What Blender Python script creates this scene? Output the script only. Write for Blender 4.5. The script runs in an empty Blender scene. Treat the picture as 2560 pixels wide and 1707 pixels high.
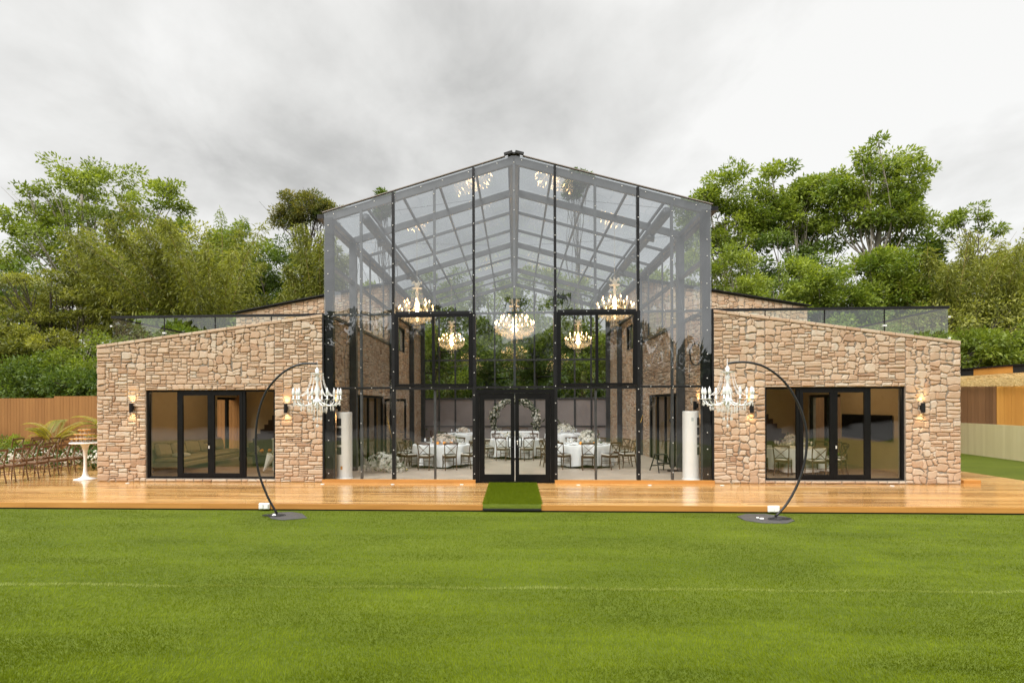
import bpy, math, random
import numpy as np
from mathutils import Vector, Matrix

# ------------------------------------------------------------------ scene, camera, sky, sun
S = bpy.context.scene
COL = S.collection
S.render.engine = 'CYCLES'
S.view_settings.view_transform = 'Standard'
S.view_settings.look = 'None'
S.view_settings.exposure = 1.2
S.view_settings.gamma = 1.0
S.cycles.max_bounces = 10
S.cycles.diffuse_bounces = 4
S.cycles.glossy_bounces = 4
S.cycles.transmission_bounces = 6
S.cycles.transparent_max_bounces = 32
S.cycles.sample_clamp_indirect = 4.0
S.cycles.caustics_reflective = False
S.cycles.caustics_refractive = False
S.cycles.use_denoising = True
try:
    S.cycles.denoiser = 'OPENIMAGEDENOISE'
except Exception:
    pass

R = math.radians
cam_data = bpy.data.cameras.new('camera')
cam_data.sensor_width = 36.0
cam_data.lens = 36.0 * 1400 / 2560
cam_data.shift_x = 0.025
cam_data.shift_y = 0.0611
cam_data.clip_start = 0.05
cam_data.clip_end = 2000
cam = bpy.data.objects.new('camera', cam_data)
COL.objects.link(cam)
cam.matrix_world = (Matrix.Translation((0, -15.6, 2.19)) @ Matrix.Rotation(R(2.9), 4, 'Z')
                    @ Matrix.Rotation(R(90), 4, 'X') @ Matrix.Rotation(-0.0037, 4, 'Z'))
S.camera = cam

SUN_ELEV, SUN_AZ = R(40), R(-150)      # azimuth measured from +Y towards +X: the veiled sun is behind the camera
sun_dir = Vector((math.sin(SUN_AZ) * math.cos(SUN_ELEV), math.cos(SUN_AZ) * math.cos(SUN_ELEV), math.sin(SUN_ELEV)))
sd = bpy.data.lights.new('sun', 'SUN')
sd.energy = 1.5
sd.angle = R(35)
sd.color = (1.0, 0.96, 0.9)
sun = bpy.data.objects.new('sun', sd)
COL.objects.link(sun)
sun.rotation_euler = sun_dir.to_track_quat('Z', 'Y').to_euler()


class NT:
    """small helper to wire node trees"""
    def __init__(s, tree):
        s.t = tree
        s.n = tree.nodes
        s.l = tree.links

    def new(s, kind, **kw):
        nd = s.n.new(kind)
        for k, v in kw.items():
            setattr(nd, k, v)
        return nd

    def link(s, a, b):
        s.l.new(a, b)

    def put(s, sock, v):
        if isinstance(v, bpy.types.NodeSocket):
            s.l.new(v, sock)
        elif isinstance(v, (tuple, list)) and len(v) == 3 and sock.type == 'RGBA':
            sock.default_value = (v[0], v[1], v[2], 1)
        else:
            sock.default_value = v

    def math(s, op, a, b=0.0, clamp=False):
        nd = s.new('ShaderNodeMath', operation=op)
        nd.use_clamp = clamp
        s.put(nd.inputs[0], a)
        s.put(nd.inputs[1], b)
        return nd.outputs[0]

    def mix(s, f, a, b, mode='MIX'):
        nd = s.new('ShaderNodeMix', data_type='RGBA', blend_type=mode)
        s.put(nd.inputs[0], f)
        s.put(nd.inputs[6], a)
        s.put(nd.inputs[7], b)
        return nd.outputs[2]

    def ramp(s, f, stops):
        nd = s.new('ShaderNodeValToRGB')
        el = nd.color_ramp.elements
        while len(el) < len(stops):
            el.new(0.5)
        for e, (p, c) in zip(el, stops):
            e.position = p
            e.color = (c, c, c, 1) if not isinstance(c, tuple) else (c[0], c[1], c[2], 1)
        s.put(nd.inputs[0], f)
        return nd.outputs[0]

    def noise(s, vec, scale, detail=4, rough=0.55, dist=0.0):
        nd = s.new('ShaderNodeTexNoise')
        nd.inputs['Scale'].default_value = scale
        nd.inputs['Detail'].default_value = detail
        nd.inputs['Roughness'].default_value = rough
        nd.inputs['Distortion'].default_value = dist
        if vec is not None:
            s.link(vec, nd.inputs['Vector'])
        return nd.outputs['Fac']

    def coords(s, kind='Object', scale=(1, 1, 1), loc=(0, 0, 0)):
        tc = s.new('ShaderNodeTexCoord')
        mp = s.new('ShaderNodeMapping')
        mp.inputs['Scale'].default_value = scale
        mp.inputs['Location'].default_value = loc
        s.link(tc.outputs[kind], mp.inputs['Vector'])
        return mp.outputs['Vector']


world = bpy.data.worlds.new('World')
S.world = world
world.use_nodes = True
w = NT(world.node_tree)
w.n.clear()
out = w.new('ShaderNodeOutputWorld')
sky = w.new('ShaderNodeTexSky', sky_type='NISHITA')
sky.sun_disc = False
sky.sun_elevation = SUN_ELEV
sky.sun_rotation = SUN_AZ
bg1 = w.new('ShaderNodeBackground')
w.link(sky.outputs[0], bg1.inputs[0])
bg1.inputs[1].default_value = 0.1
# overcast: layered cloud noise over the direction of view, thinner and brighter overhead
tc = w.new('ShaderNodeTexCoord')
sep = w.new('ShaderNodeSeparateXYZ')
w.link(tc.outputs['Generated'], sep.inputs[0])
zc = w.math('MAXIMUM', sep.outputs[2], 0.0)
den = w.math('ADD', zc, 0.28)
px_ = w.math('DIVIDE', sep.outputs[0], den)
py_ = w.math('DIVIDE', sep.outputs[1], den)
cmb = w.new('ShaderNodeCombineXYZ')
w.link(px_, cmb.inputs[0])
w.link(py_, cmb.inputs[1])
mp = w.new('ShaderNodeMapping')
mp.inputs['Location'].default_value = (3.1, 1.7, 0.0)
mp.inputs['Rotation'].default_value = (0, 0, 0.6)
mp.inputs['Scale'].default_value = (1.0, 0.75, 1)
w.link(cmb.outputs[0], mp.inputs['Vector'])
n1 = w.noise(mp.outputs[0], 1.15, 7, 0.56, 0.25)
n2 = w.noise(mp.outputs[0], 3.2, 6, 0.55, 0.3)
cl = w.math('ADD', w.math('MULTIPLY', n1, 0.70), w.math('MULTIPLY', n2, 0.40))
cl = w.math('SUBTRACT', cl, 0.045)


def sky_blob(d, lo, hi):
    v = Vector(d).normalized()
    dp = w.new('ShaderNodeVectorMath', operation='DOT_PRODUCT')
    nrm = w.new('ShaderNodeVectorMath', operation='NORMALIZE')
    w.link(tc.outputs['Generated'], nrm.inputs[0])
    w.link(nrm.outputs[0], dp.inputs[0])
    dp.inputs[1].default_value = v
    mr = w.new('ShaderNodeMapRange', interpolation_type='SMOOTHSTEP')
    w.link(dp.outputs['Value'], mr.inputs[0])
    mr.inputs[1].default_value = lo
    mr.inputs[2].default_value = hi
    return mr.outputs[0]


dark = sky_blob((-0.16, 1, 0.62), 0.93, 1.0)        # heavier cloud bank, upper left of centre
lite = sky_blob((0.75, 1, 0.42), 0.86, 1.0)         # thin bright cloud to the right
val = w.math('ADD', cl, w.math('MULTIPLY', lite, 0.085))
val = w.math('SUBTRACT', val, w.math('MULTIPLY', dark, 0.10))
ccol = w.ramp(val, [(0.30, (0.215, 0.214, 0.207)), (0.43, (0.318, 0.316, 0.307)), (0.50, (0.362, 0.360, 0.350)), (0.60, (0.42, 0.418, 0.409))])
zen = w.new('ShaderNodeMapRange', interpolation_type='SMOOTHSTEP')
w.link(zc, zen.inputs[0])
zen.inputs[1].default_value = 0.55
zen.inputs[2].default_value = 1.0
zen.inputs[3].default_value = 1.0
zen.inputs[4].default_value = 5.5
cc2 = w.mix(1.0, ccol, zen.outputs[0], 'MULTIPLY')
bg2 = w.new('ShaderNodeBackground')
w.link(cc2, bg2.inputs[0])
bg2.inputs[1].default_value = 1.0
mixw = w.new('ShaderNodeMixShader')
mixw.inputs[0].default_value = 0.97
w.link(bg1.outputs[0], mixw.inputs[1])
w.link(bg2.outputs[0], mixw.inputs[2])
w.link(mixw.outputs[0], out.inputs[0])

# ------------------------------------------------------------------ material helpers
MATS = {}


def base_mat(name):
    m = bpy.data.materials.new(name)
    m.use_nodes = True
    t = NT(m.node_tree)
    t.n.clear()
    o = t.new('ShaderNodeOutputMaterial')
    return m, t, o


def pbr(name, a, b=None, scale=8.0, rough=0.5, metal=0.0, bump=0.0, bscale=None, tint=0.0, stretch=(1, 1, 1),
        coat=0.0, spec=0.5, detail=4, rvar=0.0, coords='Object', trans=0.0):
    """principled surface with noise between two colours, per-face tint and bump"""
    m, t, o = base_mat(name)
    p = t.new('ShaderNodeBsdfPrincipled')
    v = t.coords(coords, stretch)
    b = b or a
    n = t.noise(v, scale, detail)
    f = t.ramp(n, [(0.3, 0.0), (0.7, 1.0)])
    if tint:
        at = t.new('ShaderNodeAttribute', attribute_name='tint')
        f = t.math('ADD', t.math('MULTIPLY', f, 1 - tint), t.math('MULTIPLY', at.outputs['Fac'], tint))
    t.link(t.mix(f, a, b), p.inputs['Base Color'])
    p.inputs['Metallic'].default_value = metal
    if rvar:
        r = t.math('ADD', t.math('MULTIPLY', n, rvar), rough - rvar / 2)
        t.link(r, p.inputs['Roughness'])
    else:
        p.inputs['Roughness'].default_value = rough
    p.inputs['Specular IOR Level'].default_value = spec
    if coat:
        p.inputs['Coat Weight'].default_value = coat
        p.inputs['Coat Roughness'].default_value = 0.05
    if bump:
        bn = t.new('ShaderNodeBump')
        bn.inputs['Strength'].default_value = bump
        bn.inputs['Distance'].default_value = 0.02
        t.link(t.noise(v, bscale or scale * 3, 5), bn.inputs['Height'])
        t.link(bn.outputs[0], p.inputs['Normal'])
    if trans:
        tr = t.new('ShaderNodeBsdfTranslucent')
        t.link(t.mix(f, a, b), tr.inputs['Color'])
        mx = t.new('ShaderNodeMixShader')
        mx.inputs[0].default_value = trans
        t.link(p.outputs[0], mx.inputs[1])
        t.link(tr.outputs[0], mx.inputs[2])
        t.link(mx.outputs[0], o.inputs[0])
    else:
        t.link(p.outputs[0], o.inputs[0])
    MATS[name] = m
    return m


def glass(name, tint, r0, rough=0.0, wave=0.0, wscale=0.8, wstretch=(1, 1, 1), haze=0.0):
    """thin sheet: clear transmission plus a Schlick reflection"""
    m, t, o = base_mat(name)
    lw = t.new('ShaderNodeLayerWeight')
    lw.inputs[0].default_value = 0.5
    f5 = t.math('POWER', lw.outputs['Facing'], 5.0)
    f = t.math('ADD', t.math('MULTIPLY', f5, 1 - r0), r0, clamp=True)
    tr = t.new('ShaderNodeBsdfTransparent')
    tr.inputs[0].default_value = (*tint, 1)
    gl = t.new('ShaderNodeBsdfGlossy')
    gl.inputs['Roughness'].default_value = rough
    gl.inputs['Color'].default_value = (0.96, 0.975, 0.985, 1)
    if wave:
        v = t.coords('Object', wstretch)
        bn = t.new('ShaderNodeBump')
        bn.inputs['Strength'].default_value = 1.0
        bn.inputs['Distance'].default_value = wave
        t.link(t.noise(v, wscale, 2, 0.4, 0.6), bn.inputs['Height'])
        t.link(bn.outputs[0], gl.inputs['Normal'])
    mx = t.new('ShaderNodeMixShader')
    t.link(f, mx.inputs[0])
    t.link(tr.outputs[0], mx.inputs[1])
    t.link(gl.outputs[0], mx.inputs[2])
    last = mx.outputs[0]
    if haze:
        df = t.new('ShaderNodeBsdfDiffuse')
        df.inputs[0].default_value = (0.7, 0.72, 0.74, 1)
        tl = t.new('ShaderNodeBsdfTranslucent')
        tl.inputs[0].default_value = (0.7, 0.72, 0.74, 1)
        ad = t.new('ShaderNodeMixShader')
        ad.inputs[0].default_value = 0.5
        t.link(df.outputs[0], ad.inputs[1])
        t.link(tl.outputs[0], ad.inputs[2])
        m2 = t.new('ShaderNodeMixShader')
        m2.inputs[0].default_value = haze
        t.link(last, m2.inputs[1])
        t.link(ad.outputs[0], m2.inputs[2])
        last = m2.outputs[0]
    t.link(last, o.inputs[0])
    MATS[name] = m
    return m


def glow(name, col, strength):
    m, t, o = base_mat(name)
    e = t.new('ShaderNodeEmission')
    e.inputs[0].default_value = (*col, 1)
    e.inputs[1].default_value = strength
    t.link(e.outputs[0], o.inputs[0])
    try:
        m.cycles.emission_sampling = 'NONE'
    except Exception:
        pass
    MATS[name] = m
    return m


def crystal(name, col, tr=0.45):
    m, t, o = base_mat(name)
    p = t.new('ShaderNodeBsdfPrincipled')
    p.inputs['Base Color'].default_value = (*col, 1)
    p.inputs['Roughness'].default_value = 0.08
    p.inputs['Specular IOR Level'].default_value = 1.0
    tl = t.new('ShaderNodeBsdfTranslucent')
    tl.inputs[0].default_value = (*col, 1)
    tp = t.new('ShaderNodeBsdfTransparent')
    m1 = t.new('ShaderNodeMixShader')
    m1.inputs[0].default_value = 0.5
    t.link(p.outputs[0], m1.inputs[1])
    t.link(tl.outputs[0], m1.inputs[2])
    m2 = t.new('ShaderNodeMixShader')
    m2.inputs[0].default_value = tr
    t.link(m1.outputs[0], m2.inputs[1])
    t.link(tp.outputs[0], m2.inputs[2])
    t.link(m2.outputs[0], o.inputs[0])
    MATS[name] = m
    return m


def leaf_mat(name, dark, light, trans=0.3, gloss=0.4, spec=0.3):
    m, t, o = base_mat(name)
    at = t.new('ShaderNodeAttribute', attribute_name='tint')
    c = t.mix(at.outputs['Fac'], dark, light)
    p = t.new('ShaderNodeBsdfPrincipled')
    t.link(c, p.inputs['Base Color'])
    p.inputs['Roughness'].default_value = gloss
    p.inputs['Specular IOR Level'].default_value = spec
    tl = t.new('ShaderNodeBsdfTranslucent')
    t.link(t.mix(1.0, c, (1.25, 1.25, 0.6), 'MULTIPLY'), tl.inputs[0])
    mx = t.new('ShaderNodeMixShader')
    mx.inputs[0].default_value = trans
    t.link(p.outputs[0], mx.inputs[1])
    t.link(tl.outputs[0], mx.inputs[2])
    t.link(mx.outputs[0], o.inputs[0])
    MATS[name] = m
    return m


# palette (linear base colours)
pbr('black_metal', (0.009, 0.009, 0.01), (0.015, 0.015, 0.016), 6, 0.38, 0.0, 0.02, spec=0.25)
pbr('black_frame', (0.005, 0.005, 0.0055), (0.008, 0.008, 0.0085), 5, 0.35, spec=0.18)
pbr('steel_dark', (0.05, 0.052, 0.055), (0.08, 0.082, 0.085), 4, 0.45, 0.3)
pbr('pole_black', (0.02, 0.02, 0.022), (0.03, 0.03, 0.032), 6, 0.35, 0.4)
pbr('plate_grey', (0.035, 0.034, 0.037), (0.055, 0.054, 0.057), 9, 0.6, 0, 0.2)
pbr('bolt', (0.75, 0.75, 0.73), None, 4, 0.3, 0.3)
pbr('mortar', (0.17, 0.15, 0.125), (0.26, 0.23, 0.19), 14, 0.95, 0, 0.4, 60)
pbr('coping', (0.42, 0.30, 0.21), (0.55, 0.42, 0.30), 5, 0.85, 0, 0.4, 30, tint=0.4)
pbr('plaster', (0.47, 0.36, 0.215), (0.50, 0.39, 0.235), 2, 0.9, 0, 0.05)
pbr('room_floor', (0.26, 0.2, 0.15), (0.34, 0.27, 0.2), 3, 0.35)
pbr('stair_wood', (0.035, 0.018, 0.012), (0.05, 0.028, 0.018), 5, 0.5)
pbr('concrete', (0.36, 0.30, 0.235), (0.47, 0.40, 0.32), 1.6, 0.5, 0, 0.08, 20, rvar=0.3, detail=8)
pbr('panel_grey', (0.24, 0.205, 0.20), (0.28, 0.245, 0.235), 1.2, 0.6)
pbr('white_plastic', (0.78, 0.78, 0.76), (0.82, 0.82, 0.80), 3, 0.3)
pbr('grille', (0.05, 0.05, 0.05), (0.14, 0.14, 0.14), 60, 0.5)
pbr('linen', (0.74, 0.75, 0.76), (0.82, 0.83, 0.83), 5, 0.85, 0, 0.1, 40)
pbr('cushion', (0.68, 0.65, 0.58), (0.76, 0.73, 0.66), 6, 0.85, 0, 0.1, 40)
pbr('chair_wood', (0.072, 0.036, 0.016), (0.13, 0.07, 0.034), 9, 0.45, 0, 0.15, 40, stretch=(1, 1, 0.25))
pbr('chair_wood_pale', (0.10, 0.05, 0.021), (0.17, 0.09, 0.042), 9, 0.45, 0, 0.15, 40, stretch=(1, 1, 0.25))
pbr('crockery', (0.8, 0.79, 0.77), None, 4, 0.2)
pbr('sofa_fabric', (0.42, 0.32, 0.20), (0.48, 0.37, 0.24), 7, 0.9, 0, 0.1, 80)
pbr('table_dark', (0.03, 0.03, 0.02), (0.05, 0.05, 0.035), 5, 0.35)
pbr('orange_skin', (0.85, 0.30, 0.02), (0.9, 0.38, 0.04), 12, 0.45)
pbr('pale_blue', (0.42, 0.47, 0.46), (0.5, 0.55, 0.54), 3, 0.5)
pbr('brass', (0.7, 0.42, 0.1), None, 3, 0.25, 1.0)
pbr('bark', (0.20, 0.17, 0.135), (0.36, 0.32, 0.27), 6, 0.9, 0, 0.5, 20, stretch=(1, 1, 0.3))
pbr('bark_dark', (0.05, 0.04, 0.03), (0.1, 0.08, 0.06), 6, 0.9, 0, 0.5, 20, stretch=(1, 1, 0.3))
pbr('cane', (0.22, 0.17, 0.05), (0.4, 0.3, 0.09), 3, 0.5, stretch=(1, 1, 4))
pbr('fence_wood', (0.21, 0.09, 0.02), (0.31, 0.145, 0.038), 3, 0.75, 0, 0.2, 30, tint=0.5, stretch=(1, 1, 0.15))
pbr('board_brown', (0.115, 0.05, 0.02), (0.20, 0.095, 0.042), 4, 0.5, 0, 0.15, 30, tint=0.6, stretch=(1, 1, 0.12))
pbr('board_orange', (0.50, 0.22, 0.04), (0.62, 0.30, 0.065), 4, 0.5, 0, 0.15, 30, tint=0.5, stretch=(1, 1, 0.12))
pbr('picket_pale', (0.68, 0.61, 0.36), (0.80, 0.73, 0.47), 3, 0.7, 0, 0.1, 30, tint=0.6, stretch=(1, 1, 0.15))
pbr('thatch', (0.45, 0.28, 0.10), (0.82, 0.64, 0.34), 22, 0.8, 0, 0.6, 60, tint=0.5, trans=0.6)
pbr('petal', (0.72, 0.66, 0.52), (0.86, 0.85, 0.8), 8, 0.7, tint=0.9, trans=0.25)
pbr('petal_warm', (0.66, 0.50, 0.40), (0.84, 0.78, 0.68), 8, 0.7, tint=0.9, trans=0.25)
pbr('champagne', (0.85, 0.5, 0.12), (0.9, 0.6, 0.2), 6, 0.1, trans=0.4)
pbr('white_glass_arm', (0.82, 0.83, 0.83), (0.9, 0.9, 0.9), 5, 0.15, spec=0.8, trans=0.2)
pbr('rubber_black', (0.01, 0.01, 0.01), None, 4, 0.7)
crystal('crystal_clear', (0.9, 0.9, 0.9), 0.25)
crystal('crystal_warm', (0.9, 0.8, 0.62), 0.72)
crystal('crystal_body', (0.92, 0.84, 0.70), 0.25)
crystal('wine_glass', (0.9, 0.92, 0.93), 0.7)
glow('bulb_glow', (1.0, 0.60, 0.25), 6.0)
glow('fill_glow', (1.0, 0.8, 0.55), 3.0)  # glowing disc of the fill lamps added in the stone rooms
glow('spot_glow', (1.0, 0.66, 0.30), 10.0)
glass('film', (0.90, 0.92, 0.93), 0.21, 0.0, 0.09, 0.36, (1, 1, 0.9))
glass('film_roof', (0.68, 0.71, 0.73), 0.15, 0.02, 0.012, 0.5)
glass('film_clear', (0.94, 0.95, 0.95), 0.065, 0.0, 0.03, 0.42, (1, 1, 0.9))
glass('film_side', (0.88, 0.9, 0.91), 0.08, 0.02, 0.01, 0.5)
glass('pane', (0.90, 0.91, 0.89), 0.085, 0.0, 0.004, 0.5)
glass('pane_dark', (0.92, 0.90, 0.84), 0.11, 0.0, 0.012, 0.4)
glass('rail_glass', (0.84, 0.93, 0.89), 0.15)
leaf_mat('leaf_bright', (0.13, 0.18, 0.025), (0.33, 0.39, 0.06), .36)
leaf_mat('leaf_mid', (0.10, 0.155, 0.02), (0.31, 0.37, 0.055), .42)
leaf_mat('leaf_deep', (0.045, 0.085, 0.016), (0.18, 0.25, 0.042), .36)
leaf_mat('leaf_olive', (0.10, 0.12, 0.022), (0.42, 0.42, 0.09), .4)
leaf_mat('leaf_bamboo', (0.075, 0.092, 0.015), (0.31, 0.325, 0.06), 0.42)
leaf_mat('leaf_bronze', (0.07, 0.10, 0.02), (0.27, 0.23, 0.06), .4)
leaf_mat('leaf_far', (0.012, 0.024, 0.007), (0.035, 0.06, 0.014))
leaf_mat('leaf_palm', (0.06, 0.10, 0.012), (0.36, 0.31, 0.03), 0.4)
leaf_mat('leaf_floral', (0.03, 0.06, 0.015), (0.12, 0.18, 0.05))

# ------------------------------------------------------------------ geometry helpers
def rotm(axis, ang):
    return Matrix.Rotation(ang, 4, axis)


class MB:
    """collects simple solids and links them as one mesh object"""
    def __init__(s):
        s.v = []
        s.f = []
        s.t = []
        s.mi = []

    def add(s, vs, fs, M=None, tint=0.5, m=0):
        o = len(s.v)
        if M is not None:
            vs = [M @ Vector(p) for p in vs]
        s.v.extend([tuple(p) for p in vs])
        for f in fs:
            s.f.append([i + o for i in f])
            s.t.append(tint)
            s.mi.append(m)

    def box(s, x0, y0, z0, x1, y1, z1, M=None, tint=0.5, m=0):
        vs = [(x0, y0, z0), (x1, y0, z0), (x1, y1, z0), (x0, y1, z0), (x0, y0, z1), (x1, y0, z1), (x1, y1, z1), (x0, y1, z1)]
        s.add(vs, [(3, 2, 1, 0), (4, 5, 6, 7), (0, 1, 5, 4), (1, 2, 6, 5), (2, 3, 7, 6), (3, 0, 4, 7)], M, tint, m)

    def bbox(s, x0, y0, z0, x1, y1, z1, b=0.01, M=None, tint=0.5, m=0):
        """box with chamfered edges (24 corner points)"""
        cx, cy, cz = (x0 + x1) / 2, (y0 + y1) / 2, (z0 + z1) / 2
        hx, hy, hz = (x1 - x0) / 2, (y1 - y0) / 2, (z1 - z0) / 2
        b = min(b, hx * .9, hy * .9, hz * .9)
        prof = [(-1, -1, 1, 0), (1, -1, 0, -1)]
        ring = lambda ex, ey, z: [(cx - hx + ex + c, cy - hy + ey, z) if k == 0 else p for k, p in ()] 
        def octa(ix, z):
            a, c = hx - ix, hy - ix
            bb = b
            return [(cx - a + bb, cy - c, z), (cx + a - bb, cy - c, z), (cx + a, cy - c + bb, z), (cx + a, cy + c - bb, z),
                    (cx + a - bb, cy + c, z), (cx - a + bb, cy + c, z), (cx - a, cy + c - bb, z), (cx - a, cy - c + bb, z)]
        vs = octa(b * .8, cz - hz) + octa(0, cz - hz + b) + octa(0, cz + hz - b) + octa(b * .8, cz + hz)
        fs = [tuple(range(7, -1, -1)), tuple(range(24, 32))]
        for k in range(3):
            for i in range(8):
                j = (i + 1) % 8
                fs.append((k * 8 + i, k * 8 + j, k * 8 + 8 + j, k * 8 + 8 + i))
        s.add(vs, fs, M, tint, m)

    def tube(s, pts, r, n=8, cap=True, tint=0.5, m=0, M=None):
        pts = [Vector(p) for p in pts]
        rs = r if isinstance(r, (list, tuple)) else [r] * len(pts)
        vs = []
        up = Vector((0, 0, 1))
        prev = None
        for i, p in enumerate(pts):
            d = (pts[min(i + 1, len(pts) - 1)] - pts[max(i - 1, 0)])
            if d.length < 1e-9:
                d = Vector((0, 0, 1))
            d.normalize()
            if prev is None:
                a = d.cross(up)
                if a.length < 0.05:
                    a = d.cross(Vector((1, 0, 0)))
            else:
                a = prev - d * prev.dot(d)
                if a.length < 1e-4:
                    a = d.cross(Vector((1, 0, 0)))
            a.normalize()
            prev = a
            b = d.cross(a)
            for k in range(n):
                t = 2 * math.pi * k / n
                vs.append(p + (a * math.cos(t) + b * math.sin(t)) * rs[i])
        fs = []
        for i in range(len(pts) - 1):
            for k in range(n):
                k2 = (k + 1) % n
                fs.append((i * n + k, i * n + k2, (i + 1) * n + k2, (i + 1) * n + k))
        if cap:
            fs.append(tuple(range(n - 1, -1, -1)))
            fs.append(tuple((len(pts) - 1) * n + k for k in range(n)))
        s.add(vs, fs, M, tint, m)

    def bar(s, p, q, wx, wy, tint=0.5, m=0, roll=None):
        """rectangular bar between two points"""
        p, q = Vector(p), Vector(q)
        d = (q - p).normalized()
        up = Vector(roll) if roll else (Vector((0, 0, 1)) if abs(d.z) < 0.9 else Vector((0, 1, 0)))
        a = d.cross(up).normalized() * wx / 2
        b = a.cross(d).normalized() * wy / 2
        vs = [p - a - b, p + a - b, p + a + b, p - a + b, q - a - b, q + a - b, q + a + b, q - a + b]
        s.add(vs, [(3, 2, 1, 0), (4, 5, 6, 7), (0, 1, 5, 4), (1, 2, 6, 5), (2, 3, 7, 6), (3, 0, 4, 7)], None, tint, m)

    def lathe(s, prof, loc=(0, 0, 0), n=16, tint=0.5, m=0, M=None, cap=True):
        vs = []
        for r, z in prof:
            for k in range(n):
                t = 2 * math.pi * k / n
                vs.append((loc[0] + r * math.cos(t), loc[1] + r * math.sin(t), loc[2] + z))
        fs = []
        for i in range(len(prof) - 1):
            for k in range(n):
                k2 = (k + 1) % n
                fs.append((i * n + k, i * n + k2, (i + 1) * n + k2, (i + 1) * n + k))
        if cap:
            fs.append(tuple(range(n - 1, -1, -1)))
            fs.append(tuple((len(prof) - 1) * n + k for k in range(n)))
        s.add(vs, fs, M, tint, m)

    def ball(s, c, r, n=6, k=4, tint=0.5, m=0, sz=1.0):
        prof = [(r * math.sin(math.pi * i / k) + 1e-4, -r * sz * math.cos(math.pi * i / k)) for i in range(k + 1)]
        s.lathe(prof, c, n, tint, m)

    def prism(s, poly, y0, y1, tint=0.5, m=0, M=None):
        """polygon in XZ extruded along Y"""
        n = len(poly)
        vs = [(x, y0, z) for x, z in poly] + [(x, y1, z) for x, z in poly]
        fs = [tuple(range(n)), tuple(range(2 * n - 1, n - 1, -1))]
        for i in range(n):
            j = (i + 1) % n
            fs.append((i, i + n, j + n, j))
        s.add(vs, fs, M, tint, m)

    def quad(s, a, b, c, d, tint=0.5, m=0):
        s.add([a, b, c, d], [(0, 1, 2, 3)], None, tint, m)

    def build(s, name, mats, parent=None, smooth=False, M=None):
        me = bpy.data.meshes.new(name)
        me.from_pydata(s.v, [], s.f)
        if not isinstance(mats, (list, tuple)):
            mats = [mats]
        for mm in mats:
            me.materials.append(MATS[mm])
        at = me.attributes.new('tint', 'FLOAT', 'FACE')
        at.data.foreach_set('value', np.array(s.t, np.float32))
        if len(mats) > 1:
            me.polygons.foreach_set('material_index', np.array(s.mi, np.int32))
        if smooth:
            me.polygons.foreach_set('use_smooth', np.ones(len(s.f), bool))
        me.update()
        ob = bpy.data.objects.new(name, me)
        COL.objects.link(ob)
        if parent:
            ob.parent = parent
        if M is not None:
            ob.matrix_local = M
        return ob


def quads_object(name, V, tint, mat, parent=None, nv=4):
    """V: (n, nv, 3) array of separate faces"""
    n = len(V)
    me = bpy.data.meshes.new(name)
    me.vertices.add(n * nv)
    me.vertices.foreach_set('co', np.ascontiguousarray(V, np.float32).ravel())
    me.loops.add(n * nv)
    me.loops.foreach_set('vertex_index', np.arange(n * nv, dtype=np.int32))
    me.polygons.add(n)
    me.polygons.foreach_set('loop_start', np.arange(0, n * nv, nv, dtype=np.int32))
    at = me.attributes.new('tint', 'FLOAT', 'FACE')
    at.data.foreach_set('value', np.ascontiguousarray(tint, np.float32))
    me.update(calc_edges=True)
    me.materials.append(MATS[mat])
    ob = bpy.data.objects.new(name, me)
    COL.objects.link(ob)
    if parent:
        ob.parent = parent
    return ob


def tag(o, label, cat, group=None, kind=None):
    if label:
        o['label'] = label
    if cat:
        o['category'] = cat
    if group:
        o['group'] = group
    if kind:
        o['kind'] = kind
    return o


def empty(name, label, cat, loc=(0, 0, 0), rz=0.0, group=None):
    o = bpy.data.objects.new(name, None)
    o.empty_display_size = 0.2
    COL.objects.link(o)
    o.location = loc
    o.rotation_euler = (0, 0, rz)
    return tag(o, label, cat, group)


def dup(root, label, loc, rz=0.0, scale=None, group=None):
    """copy of a thing with copies of its parts and sub-parts"""
    def cp(o, par):
        c = o.copy()
        COL.objects.link(c)
        c.parent = par
        for ch in KIDS.get(o.name, ()):
            cp(ch, c)
        return c
    if root.name not in KIDS:
        index_kids(root)
    r = cp(root, None)
    r.location = loc
    r.rotation_euler = (0, 0, rz)
    if scale is not None:
        r.scale = scale if isinstance(scale, (tuple, list)) else (scale,) * 3
    r['label'] = label
    if group:
        r['group'] = group
    return r


KIDS = {}


def index_kids(root):
    def walk(o):
        KIDS[o.name] = list(o.children)
        for c in o.children:
            walk(c)
    walk(root)


def structure(o):
    o['kind'] = 'structure'
    return o

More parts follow.
